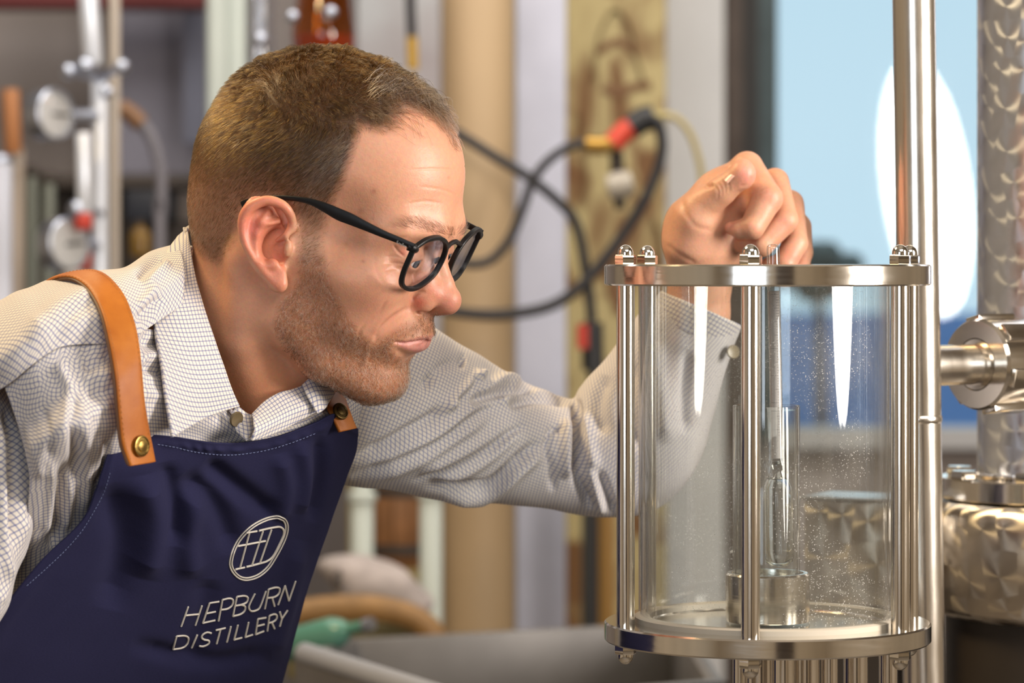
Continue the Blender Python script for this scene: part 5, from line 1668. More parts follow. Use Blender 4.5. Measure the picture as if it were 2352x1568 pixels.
# thumb nail
def nail(c, ax_u, ax_v, nrm, w_, l_, mat):
    mb = MB(); V = []; n = 9
    for i in range(n):
        for j in range(n):
            u = -1 + 2 * i / (n - 1); v = -1 + 2 * j / (n - 1)
            k = 1 - 0.12 * max(0, v) ** 2 * abs(u)
            V.append(c + ax_u * u * w_ * k + ax_v * v * l_ + nrm * (-(u * u) * w_ * 0.45 + 0.0006 - 0.0004 * v * v))
    Fc = [(i * n + j, i * n + j + 1, (i + 1) * n + j + 1, (i + 1) * n + j) for i in range(n - 1) for j in range(n - 1)]
    mb.add(V, Fc)
    return mb.build('nail', mat, person)
m_nail = mat_simple('finger_nail', (0.74, 0.46, 0.38), 0.25)
fb = BVHTree.FromPolygons(fw.tolist(), fq.tolist())
o_ = Vector((0, 0, CZ)); hit = fb.ray_cast(o_, (Vector(at(1684, 402, 2.4)) - o_).normalized())
if hit[0] is not None:
    av_ = at(1712, 390, 2.42) - at(1672, 430, 2.42); av_ /= np.linalg.norm(av_)
    nr_ = np.array([-0.72, -0.42, 0.55]); nr_ -= av_ * np.dot(nr_, av_); nr_ /= np.linalg.norm(nr_)
    au_ = np.cross(av_, nr_)
    cen_n = at(1699, 414, 2.4175) + nr_ * 0.0094
    nail(cen_n, au_, av_, nr_, 0.0046, 0.0085, m_nail)

# ------------------------------------------------------------------ the glass vessel between two steel flanges
YV = 2.28
KP = YV / F                                     # metres per pixel at the vessel's axis
vc = at(1762, 600, YV)
def vz(py):
    return CZ + (600 - py) * KP
m_steel = mat_steel('polished_steel', (0.80, 0.755, 0.68), 0.13, (40, 40, 400))
m_rod = mat_steel('steel_rod', (0.80, 0.74, 0.66), 0.14, (300, 300, 20))
m_nut = mat_steel('acorn_steel', (0.84, 0.80, 0.72), 0.08)
m_cup = mat_steel('turned_steel', (0.76, 0.71, 0.63), 0.20, (30, 30, 900))

vessel = root('glass_vessel', (vc[0], YV, vz(1470)), 'clear glass cylinder vessel between two round steel flanges bolted by six rods', 'vessel')
def vmb():
    return MB()
RF = 0.1185
c0 = (vc[0], YV, 0)
mb = MB(); t, bt = vz(607), vz(655)
HR = 0.006      # hydrometer hole in the lid
mb.lathe([(HR, t - .0), (RF - .0012, t), (RF, t - .0012), (RF, bt + .0012), (RF - .0012, bt), (HR, bt)], c0, n=128, closed_ends=False, loop=True)
mb.build('top_flange', m_steel, vessel)
mb = MB(); t, bt = vz(1425), vz(1469)
mb.lathe([(0, t - .001), (.0845, t - .001), (.085, t), (RF - .0012, t), (RF, t - .0012), (RF, bt + .0012), (RF - .0012, bt), (0, bt)], c0, n=128)
mb.build('bottom_flange', m_steel, vessel)
mb = MB(); z0 = vz(1425)
mb.lathe([(.0855, z0), (.0965, z0), (.0965, z0 + .0035), (.0945, z0 + .0045), (.0875, z0 + .0045), (.0855, z0 + .0035)], c0, n=96, closed_ends=False, loop=True)
mb.build('gasket', mat_simple('pale_gasket', (0.55, 0.48, 0.38), 0.6), vessel)
m_glass = mat_clear('vessel_glass', (0.975, 0.985, 0.98), 0.05, 3.5, 0.01, 0.5, 1000)
mb = MB(); za, zb = vz(1425) + .0005, vz(655) - .0002
mb.lathe([(.0925, za), (.0925, zb), (.0885, zb), (.0885, za)], c0, n=128, closed_ends=False, loop=True)
mb.build('glass_cylinder', m_glass, vessel, sharp=30)
# six tie rods with acorn nuts
def hexnut(mb, c, z, h, r, up=1):
    V = []; Fc = []
    prof = [(r * .94, 0), (r, h * .12), (r, h * .88), (r * .92, h)]
    for rr_, hh_ in prof:
        for i in range(6):
            a_ = math.pi / 3 * i + 0.25
            V.append((c[0] + rr_ * math.cos(a_), c[1] + rr_ * math.sin(a_), z + up * hh_))
    for j in range(3):
        for i in range(6):
            f = (j * 6 + i, j * 6 + (i + 1) % 6, (j + 1) * 6 + (i + 1) % 6, (j + 1) * 6 + i)
            Fc.append(f if up > 0 else f[::-1])
    Fc += [tuple(range(5, -1, -1)), tuple(18 + i for i in range(6))]
    mb.add(V, Fc)
RB = 0.1075
for k, ang in enumerate([-10.8, 56.2, 100, 181.5, -128.4, -75.2]):
    a_ = math.radians(ang)
    x, y = vc[0] + RB * math.sin(a_), YV - RB * math.cos(a_)
    mb = MB(); mb.lathe([(.0066, vz(1426)), (.0066, vz(654))], (x, y, 0), n=36)
    rod = mb.build('tie_rod', m_rod, vessel)
    for up in (1, -1):
        mb = MB()
        z = vz(607) if up > 0 else vz(1469)
        hexnut(mb, (x, y), z, .0068, .0080, up)
        prof = [(.0057, 0.0064)] + [(.0058 * math.cos(q), .0080 + .0058 * math.sin(q) * 1.08) for q in np.linspace(0, math.pi / 2, 9)]
        prof[-1] = (0, prof[-1][1])
        mb.lathe(prof, (x, y, z), (0, 0, up), n=28)
        mb.build('acorn_nut', m_nut, rod)
# cup in the middle
mb = MB(); z0, z1 = vz(1448) + .001, vz(1308)
z0 = vz(1425)
mb.lathe([(0, z0 + .002), (.0302, z0 + .002), (.0304, z0 + .003), (.0304, z1 - .0015), (.0292, z1), (.0262, z1), (.0258, z1 - .002), (.0258, z1 - .010), (0, z1 - .010)], (vc[0], YV - .004, -0.0015), n=80)
mb.build('cup', m_cup, vessel)
# pipes below
for px, r, dy in [(1700, .0055, -.02), (1745, .012, .0), (1800, .0085, -.03), (1850, .0105, .01), (1905, .006, -.02), (2040, .007, .05), (1965, .009, .03)]:
    mb = MB(); mb.lathe([(r, vz(1469)), (r, 0.001)], (at(px, 1500, YV + dy)[0], YV + dy, 0), n=28)
    mb.build('drain_pipe', m_rod, vessel)

# jar, liquid and hydrometer
jc = np.array([vc[0] - .0009, YV - .004, 0])
jar = root('measuring_jar', (jc[0], jc[1], z1 - .010), 'clear glass measuring jar standing in the steel cup', 'jar')
m_jar = mat_clear('jar_glass', (0.988, 0.992, 0.99), 0.05, 3.2, 0.01)
mb = MB(); jz0, jz1 = z1 - .0098, vz(930)
mb.lathe([(.0, jz0), (.0235, jz0), (.0243, jz0 + .001), (.0243, jz1 - .0006), (.0239, jz1), (.0231, jz1 - .0004), (.0229, jz1 - .001), (.0229, jz0 + .003), (0, jz0 + .003)], jc, n=72)
mb.build('wall', m_jar, jar)
mb = MB(); mb.lathe([(0, jz0 + .0032), (.0227, jz0 + .0032), (.0227, jz1 - .0030), (.0222, jz1 - .0034), (0, jz1 - .0036)], jc, n=64)
mb.build('spirit', mat_clear('clear_spirit', (0.985, 0.99, 0.988), 0.012, 5.0), jar)
ht = at(1775.5, 560, YV - .004); hb_ = at(1790, 1302, YV - .004)
hax = ht - hb_; hl_ = np.linalg.norm(hax); hax /= hl_
hyd = root('hydrometer', tuple(hb_), 'glass hydrometer with a printed paper scale floating upright in the jar', 'hydrometer')
m_hyd = mat_clear('hydrometer_glass', (0.96, 0.965, 0.965), 0.07, 1.9, 0.02)
def hz_(py):
    return (1302 - py) / (1302 - 560) * hl_
prof = [(.0078, hz_(1098)), (.0054, hz_(1082)), (.0052, hz_(1076)), (.0062, hz_(1070)), (.0058, hz_(1063)), (.0047, hz_(1056)),
        (.0047, hz_(572)), (.0043, hz_(565)), (.0030, hz_(561)), (0, hz_(560))]
mb = MB(); mb.lathe(prof, hb_, hax, 40, False); mb.build('stem', m_hyd, hyd, sharp=60)
m_rg, nt, N, L, b = new_mat('bulb_glass')
N.remove(b)
gb_ = N.new('ShaderNodeBsdfGlass'); gb_.inputs['IOR'].default_value = 1.33; gb_.inputs['Roughness'].default_value = 0.0; gb_.inputs['Color'].default_value = (0.98, 0.985, 0.985, 1)
L.new(gb_.outputs[0], N['Material Output'].inputs['Surface'])
prof = [(0, 0), (.006, .0006), (.0100, .004), (.0110, .010), (.0110, hz_(1135)), (.0103, hz_(1118)), (.0078, hz_(1098)),
        (.0068, hz_(1100)), (.0094, hz_(1119)), (.0100, hz_(1136)), (.0100, .0105), (.0090, .0050), (.0054, .0016), (0, .0011)]
mb = MB(); mb.lathe(prof, hb_, hax, 56, False); mb.build('bulb', m_rg, hyd, sharp=60)
mb = MB(); mb.lathe([(.0040, hz_(1052)), (.0040, hz_(668))], hb_, hax, 32, False); paper = mb.build('paper_scale', mat_simple('scale_paper', (0.95, 0.86, 0.83), 0.7), hyd)
ink = mat_simple('scale_ink', (0.10, 0.07, 0.07), 0.7)
mb = MB(); k = 0
for py in np.arange(676, 1000, 6.2):
    long_ = k % 10 == 0; mid_ = k % 5 == 0
    a0, a1 = (-1.0, 0.95) if long_ else ((-0.1, 0.95) if mid_ else (0.25, 0.95))
    for rr_ in [.00404]:
        V = []; 
        for q in np.linspace(a0, a1, 7):
            for dz in (-.00010, .00010):
                p = np.array(hb_) + hax * (hz_(py) + dz) + np.array([math.sin(q) * rr_, -math.cos(q) * rr_, 0])
                V.append(p)
        Fc = [(2 * i, 2 * i + 2, 2 * i + 3, 2 * i + 1) for i in range(6)]
        mb.add(V, Fc)
    k += 1
o = mb.build('tick_marks', ink, paper); o['kind'] = 'stuff'
mb = MB(); mb.lathe([(0, hz_(1068)), (.0034, hz_(1067)), (.0034, hz_(1060)), (0, hz_(1060))], hb_, hax, 20, False); mb.build('wax_plug', mat_simple('dark_wax', (0.10, 0.09, 0.07), 0.4), hyd)
# ------------------------------------------------------------------ steel pipework on the right
m_pipe = mat_steel('brushed_pipe', (0.78, 0.72, 0.64), 0.24, (120, 120, 25))
m_flange = mat_steel('flange_steel', (0.78, 0.73, 0.66), 0.14, (40, 40, 300))
YP = 2.44
pa, pb = at(2096, -220, YP), at(2175, 5165, YP)
pipe = root('steel_pipe', (pb[0], YP, pb[2]), 'thick vertical stainless steel pipe behind the glass vessel', 'pipe')
rp = 49 * YP / F
mb = MB(); ax = pa - pb; ln = np.linalg.norm(ax)
mb.lathe([(rp, 0), (rp, ln)], pb, ax, 64); mb.build('tube', m_pipe, pipe)
wz = pb + ax * ((5165 - 962) / 5385)
mb = MB(); mb.lathe([(rp, -.003), (rp + .0005, -.002), (rp + .0008, 0), (rp + .0005, .002), (rp, .003)], wz, ax, 64, False); mb.build('weld_bead', m_pipe, pipe)
# side branch with slotted union nut
ba = np.array([0.80, 0.60, 0.0]); b0 = at(2124, 840, YP + 0.01); 
br_r = 47 * 2.47 / F
mb = MB(); mb.lathe([(br_r, 0), (br_r, .150)], b0, ba, 48); mb.build('branch_pipe', m_pipe, pipe)
uc = at(2250, 838, 2.53)
b1 = b0 + ba * ((uc[0] - b0[0]) / ba[0])
RU = 103 * 2.53 / F
mb = MB()
mb.lathe([(br_r, -.012), (br_r + .004, -.0125), (RU * .50, -.0120), (RU * .54, -.010), (RU * .545, -.002), (br_r, -.002)], b1, ba, 64, False, True); mb.build('ferrule', m_flange, pipe)
mb = MB()
mb.lathe([(RU * .57, -.012), (RU * .58, -.0128), (RU * .955, -.0128), (RU, -.0100), (RU, .036), (RU * .97, .040), (RU * .57, .040)], b1, ba, 72, False, True)
nut = mb.build('union_nut', m_flange, pipe, sharp=24)
q = Vector((0, 0, 1)).rotation_difference(Vector(ba)).to_matrix()
for i in range(6):
    a_ = math.pi / 3 * i + 0.40
    e1 = np.array(q @ Vector((math.cos(a_), math.sin(a_), 0))); e2 = np.array(q @ Vector((-math.sin(a_), math.cos(a_), 0)))
    mb = MB(); mb.box(b1 + e1 * RU * 1.005 + ba * .013, (.006, .0155, .040), axes=np.stack([e1, e2, ba]), bevel=.0012); mb.build('lug', m_flange, nut)
# engine-turned column on its bolted flange
def mat_turned(name, col, cell, rough=0.28, aniso=0.85, rand=0.35):
    m, nt, N, L, b = new_mat(name)
    b.inputs['Metallic'].default_value = 1.0
    b.inputs['Base Color'].default_value = (*col, 1); b.inputs['Roughness'].default_value = rough; b.inputs['Anisotropic'].default_value = aniso
    tc = N.new('ShaderNodeTexCoord'); ge = N.new('ShaderNodeNewGeometry')
    vo = N.new('ShaderNodeTexVoronoi'); vo.inputs['Scale'].default_value = 1 / cell; vo.inputs['Randomness'].default_value = rand
    L.new(tc.outputs['Object'], vo.inputs['Vector'])
    sc_ = N.new('ShaderNodeVectorMath'); sc_.operation = 'SCALE'; sc_.inputs['Scale'].default_value = 1 / cell; L.new(tc.outputs['Object'], sc_.inputs[0])
    ps = N.new('ShaderNodeVectorMath'); ps.operation = 'SCALE'; ps.inputs['Scale'].default_value = 1 / cell; L.new(vo.outputs['Position'], ps.inputs[0])
    sb = N.new('ShaderNodeVectorMath'); sb.operation = 'SUBTRACT'; L.new(tc.outputs['Object'], sb.inputs[0]); L.new(vo.outputs['Position'], sb.inputs[1])
    cr = N.new('ShaderNodeVectorMath'); cr.operation = 'CROSS_PRODUCT'; L.new(ge.outputs['Normal'], cr.inputs[0]); L.new(sb.outputs[0], cr.inputs[1])
    nm = N.new('ShaderNodeVectorMath'); nm.operation = 'NORMALIZE'; L.new(cr.outputs[0], nm.inputs[0])
    L.new(nm.outputs[0], b.inputs['Tangent'])
    ln_ = N.new('ShaderNodeVectorMath'); ln_.operation = 'LENGTH'; L.new(sb.outputs[0], ln_.inputs[0])
    fr = N.new('ShaderNodeMath'); fr.operation = 'SINE'; mu = N.new('ShaderNodeMath'); mu.operation = 'MULTIPLY'; mu.inputs[1].default_value = 6000
    L.new(ln_.outputs['Value'], mu.inputs[0]); L.new(mu.outputs[0], fr.inputs[0])
    bp = N.new('ShaderNodeBump'); bp.inputs['Strength'].default_value = 0.0; bp.inputs['Distance'].default_value = 0.0002
    L.new(fr.outputs[0], bp.inputs['Height']); L.new(bp.outputs['Normal'], b.inputs['Normal'])
    return m
m_swirl = mat_turned('engine_turned_steel', (0.80, 0.85, 0.97), 0.030, 0.24, 0.9, 0.5)  # blue of the window light is put into the column's steel colour
m_swirl2 = mat_turned('engine_turned_pot', (0.66, 0.60, 0.52), 0.034, 0.3, 0.9, 0.6)
YC = 2.66
cc = at(2420, 600, YC)
col_ = root('still_column', (cc[0], YC, at(0, 1092, YC)[2]), 'engine turned steel column standing on a bolted flange', 'column')
rc = 174 * YC / F
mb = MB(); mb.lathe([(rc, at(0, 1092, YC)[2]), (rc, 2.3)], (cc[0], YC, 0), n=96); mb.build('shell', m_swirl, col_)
mb = MB()
zz = at(0, 1092, YC)[2]
for i in range(90):
    a_ = 2 * math.pi * i / 90
    p = np.array([cc[0] + math.cos(a_) * (rc + .001), YC + math.sin(a_) * (rc + .001), zz + .001])
    t_ = np.array([-math.sin(a_), math.cos(a_), 0.3])
    mb.tube([p - t_ * .0022, p + t_ * .0022], .0019, 6)
o = mb.build('weld_bead', m_flange, col_); o['kind'] = 'stuff'
mb = MB(); RFl = 262 * YC / F; f0, f1 = at(0, 1142, YC)[2], at(0, 1094, YC)[2]
mb.lathe([(0, f0), (RFl - .001, f0), (RFl, f0 + .001), (RFl, f1 - .001), (RFl - .001, f1), (0, f1)], (cc[0], YC, 0), n=128); fl_ = mb.build('flange', m_flange, col_)
for i, (px, py, Y) in enumerate([(2204, 1072, YC + .02), (2214, 1104, YC - .04)]):
    p = at(px, py, Y)
    mb = MB(); hexnut(mb, (p[0], p[1]), f1 + 0.0002, .0075, .0115, 1); mb.build('bolt', m_nut, fl_)
for i in range(10):
    a_ = -0.5 - i * 0.5
    mb = MB(); hexnut(mb, (cc[0] + math.cos(a_) * RFl * .84, YC + math.sin(a_) * RFl * .84), f1 + .0002, .0075, .0115, 1)
    if abs(math.cos(a_)) < 0.55 or math.cos(a_) > 0:
        mb.build('bolt', m_nut, fl_)
pot = root('still_pot', (cc[0], YC + .02, at(0, 1420, YC)[2]), 'wide engine turned steel still pot under the column', 'tank')
RP = 0.155
mb = MB(); p0, p1 = at(0, 1400, YC)[2], f0 - .001
prof = [(0, p0 - .004), (RP * .9, p0 - .004), (RP * .97, p0), (RP, p0 + .006), (RP, p1 - .014), (RP * .985, p1 - .006), (RP * .95, p1 - .001), (RP * .6, p1), (0, p1)]
mb.lathe(prof, (cc[0] + .045, YC + .02, 0), n=128); mb.build('shell', m_swirl2, pot)
mb = MB(); mb.lathe([(RP * .86, p0 - .5), (RP * .86, p0 - .004)], (cc[0] + .045, YC + .02, 0), n=64); mb.build('skirt', mat_simple('dark_skirt', (0.030, 0.022, 0.016), 0.5), pot)
# rectangular steel box seen through the glass
YB = 2.62
bx = root('condenser_box', tuple(at(1960, 1390, YB + .08)), 'rectangular engine turned steel box seen through the glass vessel', 'box')
a0, a1 = at(1846, 1132, YB + .03), at(2120, 1400, YB + .03)
yaw = math.radians(-28); ax1 = np.array([math.cos(yaw), math.sin(yaw), 0]); ax2 = np.array([-math.sin(yaw), math.cos(yaw), 0])
corner = at(1846, 1265, YB + .05)
w_, d_, h_ = .080, .065, .088
mb = MB(); mb.box(corner + ax1 * w_ / 2 + ax2 * d_ / 2, (w_, d_, h_), axes=np.stack([ax1, ax2, [0, 0, 1]]), bevel=.003); mb.build('shell', m_swirl2, bx)
mb = MB(); mb.box(corner + ax1 * w_ / 2 + ax2 * d_ / 2 + np.array([0, 0, h_ / 2 + .0015]), (w_ + .006, d_ + .006, .0028), axes=np.stack([ax1, ax2, [0, 0, 1]]), bevel=.001); mb.build('lid', mat_steel('lid_steel', (0.66, 0.68, 0.70), 0.3), bx)
mb = MB(); mb.box(corner + ax1 * w_ / 2 + ax2 * d_ / 2 - np.array([0, 0, h_ / 2 + .25]), (w_ * .8, d_ * .8, .5), axes=np.stack([ax1, ax2, [0, 0, 1]])); mb.build('stand', mat_simple('dark_stand', (0.035, 0.028, 0.024), 0.5), bx, False)
# ------------------------------------------------------------------ things behind the man (all out of focus, all built where they stand)
def pbar(mb, px0, px1, py0, py1, Y, th, bevel=0.004):
    a_, b_ = at(px0, py0, Y), at(px1, py1, Y)
    mb.box(((a_[0] + b_[0]) / 2, Y + th / 2, (a_[2] + b_[2]) / 2), (abs(b_[0] - a_[0]), th, abs(a_[2] - b_[2])), bevel=bevel)
def board(name, label, cat, px0, px1, py0, py1, Y, th, mat, group=None):
    mb = MB(); pbar(mb, px0, px1, py0, py1, Y, th)
    return tag(mb.build(name, mat), label, cat, group)
def pole(px0, py0, px1, py1, rpx, Y, mat, name, parent=None, cap=True, n=28):
    a_, b_ = at(px0, py0, Y), at(px1, py1, Y)
    r = rpx * Y / F
    mb = MB(); mb.lathe([(r * .92, 0), (r, r * .15), (r, np.linalg.norm(b_ - a_) - r * .15), (r * .92, np.linalg.norm(b_ - a_))], b_, a_ - b_, n)
    return mb.build(name, mat, parent)
def floor_z(Y):
    return 600 + CZ / Y * F

m_cream = mat_simple('cream_paint', (0.44, 0.31, 0.175), 0.55, noise=0.12, nscale=3)
m_lav = mat_simple('pale_lilac_paint', (0.62, 0.63, 0.74), 0.7, noise=0.15, nscale=6)
m_white = mat_simple('white_paint', (0.82, 0.82, 0.82), 0.7, noise=0.08, nscale=5)
m_green_w = mat_simple('pale_green_paint', (0.56, 0.61, 0.56), 0.6, noise=0.08, nscale=4)
m_dark = mat_simple('dark_wood', (0.045, 0.032, 0.024), 0.6, noise=0.3, nscale=10)
m_red = mat_simple('dark_red_paint', (0.16, 0.025, 0.025), 0.6)
m_chrome = mat_steel('chrome', (0.52, 0.56, 0.66), 0.36)
m_bright = mat_simple('bright_satin_steel', (0.86, 0.90, 0.98), 0.3, metal=0.35)
m_copper = mat_simple('copper', (0.62, 0.26, 0.10), 0.25, metal=1.0, noise=0.2, nscale=20)
m_rubber = mat_simple('black_rubber', (0.022, 0.021, 0.024), 0.55)
m_amber = mat_clear('amber_glass', (0.75, 0.36, 0.06), 0.08, 3.0)

# painted boards and posts on the back wall
bd = root('painted_board', tuple(at(1410, floor_z(5.6), 5.6)), 'ochre board with brown brushwork hanging behind the hoses', 'board')
m_och, nt, N, L, b = new_mat('ochre_brushwork')
tc = N.new('ShaderNodeTexCoord'); mp = N.new('ShaderNodeMapping'); mp.inputs['Scale'].default_value = (1, 1, .55); L.new(tc.outputs['Object'], mp.inputs['Vector'])
nz = N.new('ShaderNodeTexNoise'); nz.inputs['Scale'].default_value = 7.5; nz.inputs['Detail'].default_value = 3; nz.inputs['Distortion'].default_value = 1.6; L.new(mp.outputs['Vector'], nz.inputs['Vector'])
cr = N.new('ShaderNodeValToRGB'); cr.color_ramp.elements[0].position = .40; cr.color_ramp.elements[0].color = (0.19, 0.09, 0.03, 1); cr.color_ramp.elements[1].position = .52; cr.color_ramp.elements[1].color = (0.52, 0.42, 0.20, 1)
L.new(nz.outputs['Fac'], cr.inputs['Fac']); L.new(cr.outputs['Color'], b.inputs['Base Color']); b.inputs['Roughness'].default_value = .7
mb = MB(); pbar(mb, 1300, 1530, -500, 1700, 5.6, .04); mb.build('panel', m_och, bd)
# brown scroll painted with a thick brush on the board
brown = mat_simple('brown_brush_paint', (0.20, 0.095, 0.035), 0.6)
mb = MB()
for st, rr_ in [([(1365, 190), (1375, 90), (1410, 20), (1445, 60), (1462, 130), (1480, 190)], 12), ([(1385, 200), (1420, 215), (1455, 200), (1495, 195)], 10), ([(1370, 120), (1420, 95), (1460, 120)], 9), ([(1330, 260), (1345, 380), (1340, 480)], 8),
                ([(1480, 470), (1440, 540), (1410, 640), (1430, 720)], 18), ([(1500, 500), (1520, 560), (1500, 640)], 14)]:
    q = smooth_path(np.array(st, float), 24); W_ = [at(x_, y_, 5.597) for x_, y_ in q]
    mb.tube(W_, rr_ * 5.6 / F, 10, True, None, 0.12)
mb.build('scroll', brown, bd)
board('painted_post', 'pale lilac square post between cream post and ochre board', 'post', 1186, 1300, -600, floor_z(5.2), 5.2, .09, m_lav)
pl = root('round_post', tuple(at(1098, floor_z(4.9), 4.9)), 'thick round cream post behind the man\'s face', 'post')
pole(1098, -600, 1098, floor_z(4.9), 84, 4.9, m_cream, 'shaft', pl, n=48)
pole(1098, floor_z(4.9) - 60, 1098, floor_z(4.9), 100, 4.9, m_cream, 'foot', pl, n=48)
board('wall_board', 'white wall panel between the ochre board and the window frame', 'panel', 1530, 1664, -600, 1700, 6.0, .05, m_white)
board('wall_board', 'white wall panel with faint marks above the man\'s head', 'panel', 820, 1012, -600, 1700, 6.0, .05, mat_simple('marked_white_paint', (0.78, 0.80, 0.83), 0.7, nscale=5, col2=(0.60, 0.54, 0.56)))
gp = root('pale_green_post', tuple(at(515, floor_z(5.3), 5.3)), 'pale green post behind the back of the man\'s head', 'post')
mb = MB(); pbar(mb, 472, 566, -600, floor_z(5.3), 5.3, .09, .012); mb.build('shaft', m_green_w, gp)
mb = MB(); pbar(mb, 478, 520, -600, floor_z(5.3), 5.27, .03, .006); mb.build('batten', m_green_w, gp)
board('lilac_panel', 'lilac grey wall panel left of the pale green post', 'panel', 250, 474, -600, 400, 6.0, .05, m_plaster_b)
board('lilac_panel', 'narrow slate blue panel beside the pale green post', 'panel', 420, 474, -600, 330, 5.9, .05, mat_simple('slate_paint', (0.20, 0.21, 0.28), 0.7))
board('red_beam', 'dark red beam along the top of the back wall', 'beam', -400, 480, -90, 14, 5.7, .12, m_red)
board('shelf_board', 'dark wooden shelf low on the back wall at left', 'shelf', -300, 470, 400, 432, 5.3, .30, m_dark)
board('dark_crate', 'dark brown crate under the shelf at left', 'crate', -250, 286, 436, floor_z(5.4), 5.4, .25, m_dark)
board('black_box', 'black box beside the amber bottle under the shelf', 'box', 288, 384, 436, 506, 5.2, .2, mat_simple('black_box_paint', (0.012, 0.014, 0.022), .5))
board('dark_cabinet', 'dark cabinet low behind the man\'s collar', 'cabinet', 290, 465, 506, floor_z(5.35), 5.35, .3, mat_simple('cabinet_brown', (0.035, 0.022, 0.015), .6))

# chrome stand on the left with rods, and balls added to catch round highlights
st = root('chrome_stand', tuple(at(228, floor_z(4.6), 4.6)), 'bright chrome stand with added highlight balls at the left', 'stand')
pole(228, 175, 236, floor_z(4.6), 18, 4.6, m_bright, 'column', st)
pole(190, -200, 214, 150, 22, 4.6, m_bright, 'upper_tube', st)
pole(192, 305, 194, 490, 17, 4.5, m_bright, 'side_tube', st)
pole(262, -200, 262, floor_z(4.65), 13, 4.65, mat_simple('beige_tube', (0.42, 0.36, 0.30), .5), 'back_tube', st)
for (px, py, r) in [(197, 152, 22), (158, 164, 19), (280, 153, 18), (246, 212, 16), (178, 480, 22)]:
    c = at(px, py, 4.5); mb = MB(); R_ = r * 4.5 / F
    mb.lathe([(R_ * math.sin(math.pi * i / 14), -R_ * math.cos(math.pi * i / 14)) for i in range(15)], c, n=24, closed_ends=False); mb.build('glint_ball', m_chrome, st)
for (x0, y0, x1, y1) in [(158, 164, 228, 180), (280, 153, 228, 185), (197, 152, 228, 185), (192, 480, 232, 490)]:
    mb = MB(); mb.tube([at(x0, y0, 4.5), at(x1, y1, 4.58)], .006, 10); mb.build('ball_arm', m_chrome, st)
mb = MB(); p = at(192, 508, 4.5); mb.lathe([(.011, -.012), (.013, -.008), (.013, .008), (.011, .012)], p, n=20); mb.build('red_cap', mat_simple('red_plastic', (0.55, 0.05, 0.03), .4), st)
def gauge(px, py, rx, ry, label):
    c = at(px, py, 4.5); R_ = ry * 4.5 / F
    n_ = np.array([0.82 if rx / ry < .6 else .7, -.6, 0.05]); n_ /= np.linalg.norm(n_)
    g_ = root('pressure_gauge', tuple(c), label, 'gauge')
    mb = MB(); mb.lathe([(0, -.03), (R_ * .9, -.03), (R_, -.026), (R_, .002), (R_ * .93, .004), (R_ * .9, 0), (0, 0)], c, n_, 40); mb.build('case', m_chrome, g_)
    mb = MB(); mb.lathe([(0, .0006), (R_ * .88, .0006)], c, n_, 40, False); mb.build('dial', mat_simple('dial_white', (0.62, 0.62, 0.62), .5), g_)
    mb = MB(); mb.lathe([(R_ * .9, .0030), (R_ * .6, .0075), (0, .010)], c, n_, 40, False); mb.build('cover', mat_clear('gauge_glass', (.98, .98, .98), .05, 3), g_)
    q = Vector((0, 0, 1)).rotation_difference(Vector(n_)).to_matrix()
    e = np.array(q @ Vector((.6, .8, 0))); mb = MB(); mb.tube([c + n_ * .002 - e * R_ * .15, c + n_ * .002 + e * R_ * .7], .0022, 6); mb.build('needle', m_rubber, g_)
    mb = MB(); mb.tube([c - n_ * .03, at(228, py + 5, 4.6)], .010, 12); mb.build('stem', m_chrome, g_)
gauge(126, 262, 34, 60, 'round pressure gauge on the chrome stand, upper of the two')
gauge(158, 560, 40, 62, 'round pressure gauge on the chrome stand, lower of the two')
cb = root('copper_bar', tuple(at(24, floor_z(5.0), 5.0)), 'upright copper coloured tube on a beige pole at the far left', 'tube')
pole(24, 205, 30, 352, 20, 4.9, mat_simple('copper_paint', (0.42, 0.17, 0.06), .5), 'copper_end', cb)
pole(38, 340, 40, floor_z(4.95), 18, 4.95, mat_simple('beige_pole', (0.36, 0.29, 0.23), .5), 'pole', cb)
wp = root('white_pole', tuple(at(0, floor_z(4.7), 4.7)), 'pale blue white pole at the left edge', 'pole')
pole(4, 372, 4, floor_z(4.7), 24, 4.7, mat_simple('blue_white_paint', (0.66, 0.68, 0.78), .4), 'shaft', wp)
mb = MB(); p = at(4, 368, 4.7); mb.lathe([(.012, -.004), (.018, 0), (.012, .008), (0, .011)], p, n=20); mb.build('cap', m_chrome, wp)
for i, px in enumerate((72, 112)):
    gpl = root('grey_green_pipe', tuple(at(px, floor_z(5.0), 5.0)), ['left grey green pipe beside the beige pole', 'right grey green pipe beside the lower gauge'][i], 'pipe', 'grey green pipes behind the stand')
    pole(px, 395 + 15 * i, px, floor_z(5.0), 15, 5.0, mat_simple('grey_green_paint', (0.15, 0.16, 0.13), .5), 'shaft', gpl)
    mb = MB(); p = at(px, 395 + 15 * i, 5.0); mb.lathe([(.013, -.006), (.015, 0), (.010, .01), (0, .013)], p, n=18); mb.build('cap', m_dark, gpl)
hs = root('bent_pipe', tuple(at(366, 700, 4.8)), 'bent grey pipe with a copper joint beside the chrome stand', 'pipe')
mb = MB(); mb.tube([at(x_, y_, 4.8) for x_, y_ in [(262, 240), (300, 262), (345, 310), (368, 390), (370, 480), (366, 700), (366, floor_z(4.8))]], .0095, 14, True, 40); mb.build('tube', mat_simple('grey_tube', (0.16, 0.15, 0.17), .5), hs)
mb = MB(); mb.tube([at(x_, y_, 4.8) for x_, y_ in [(275, 246), (300, 262), (325, 286)]], .014, 14, True, 12); mb.build('joint', mat_simple('brown_joint', (0.22, 0.11, 0.05), .5), hs)
bt = root('amber_bottle', tuple(at(322, 590, 5.0)), 'amber bottle under the shelf beside the black box', 'bottle')
bz = at(322, 590, 5.0)
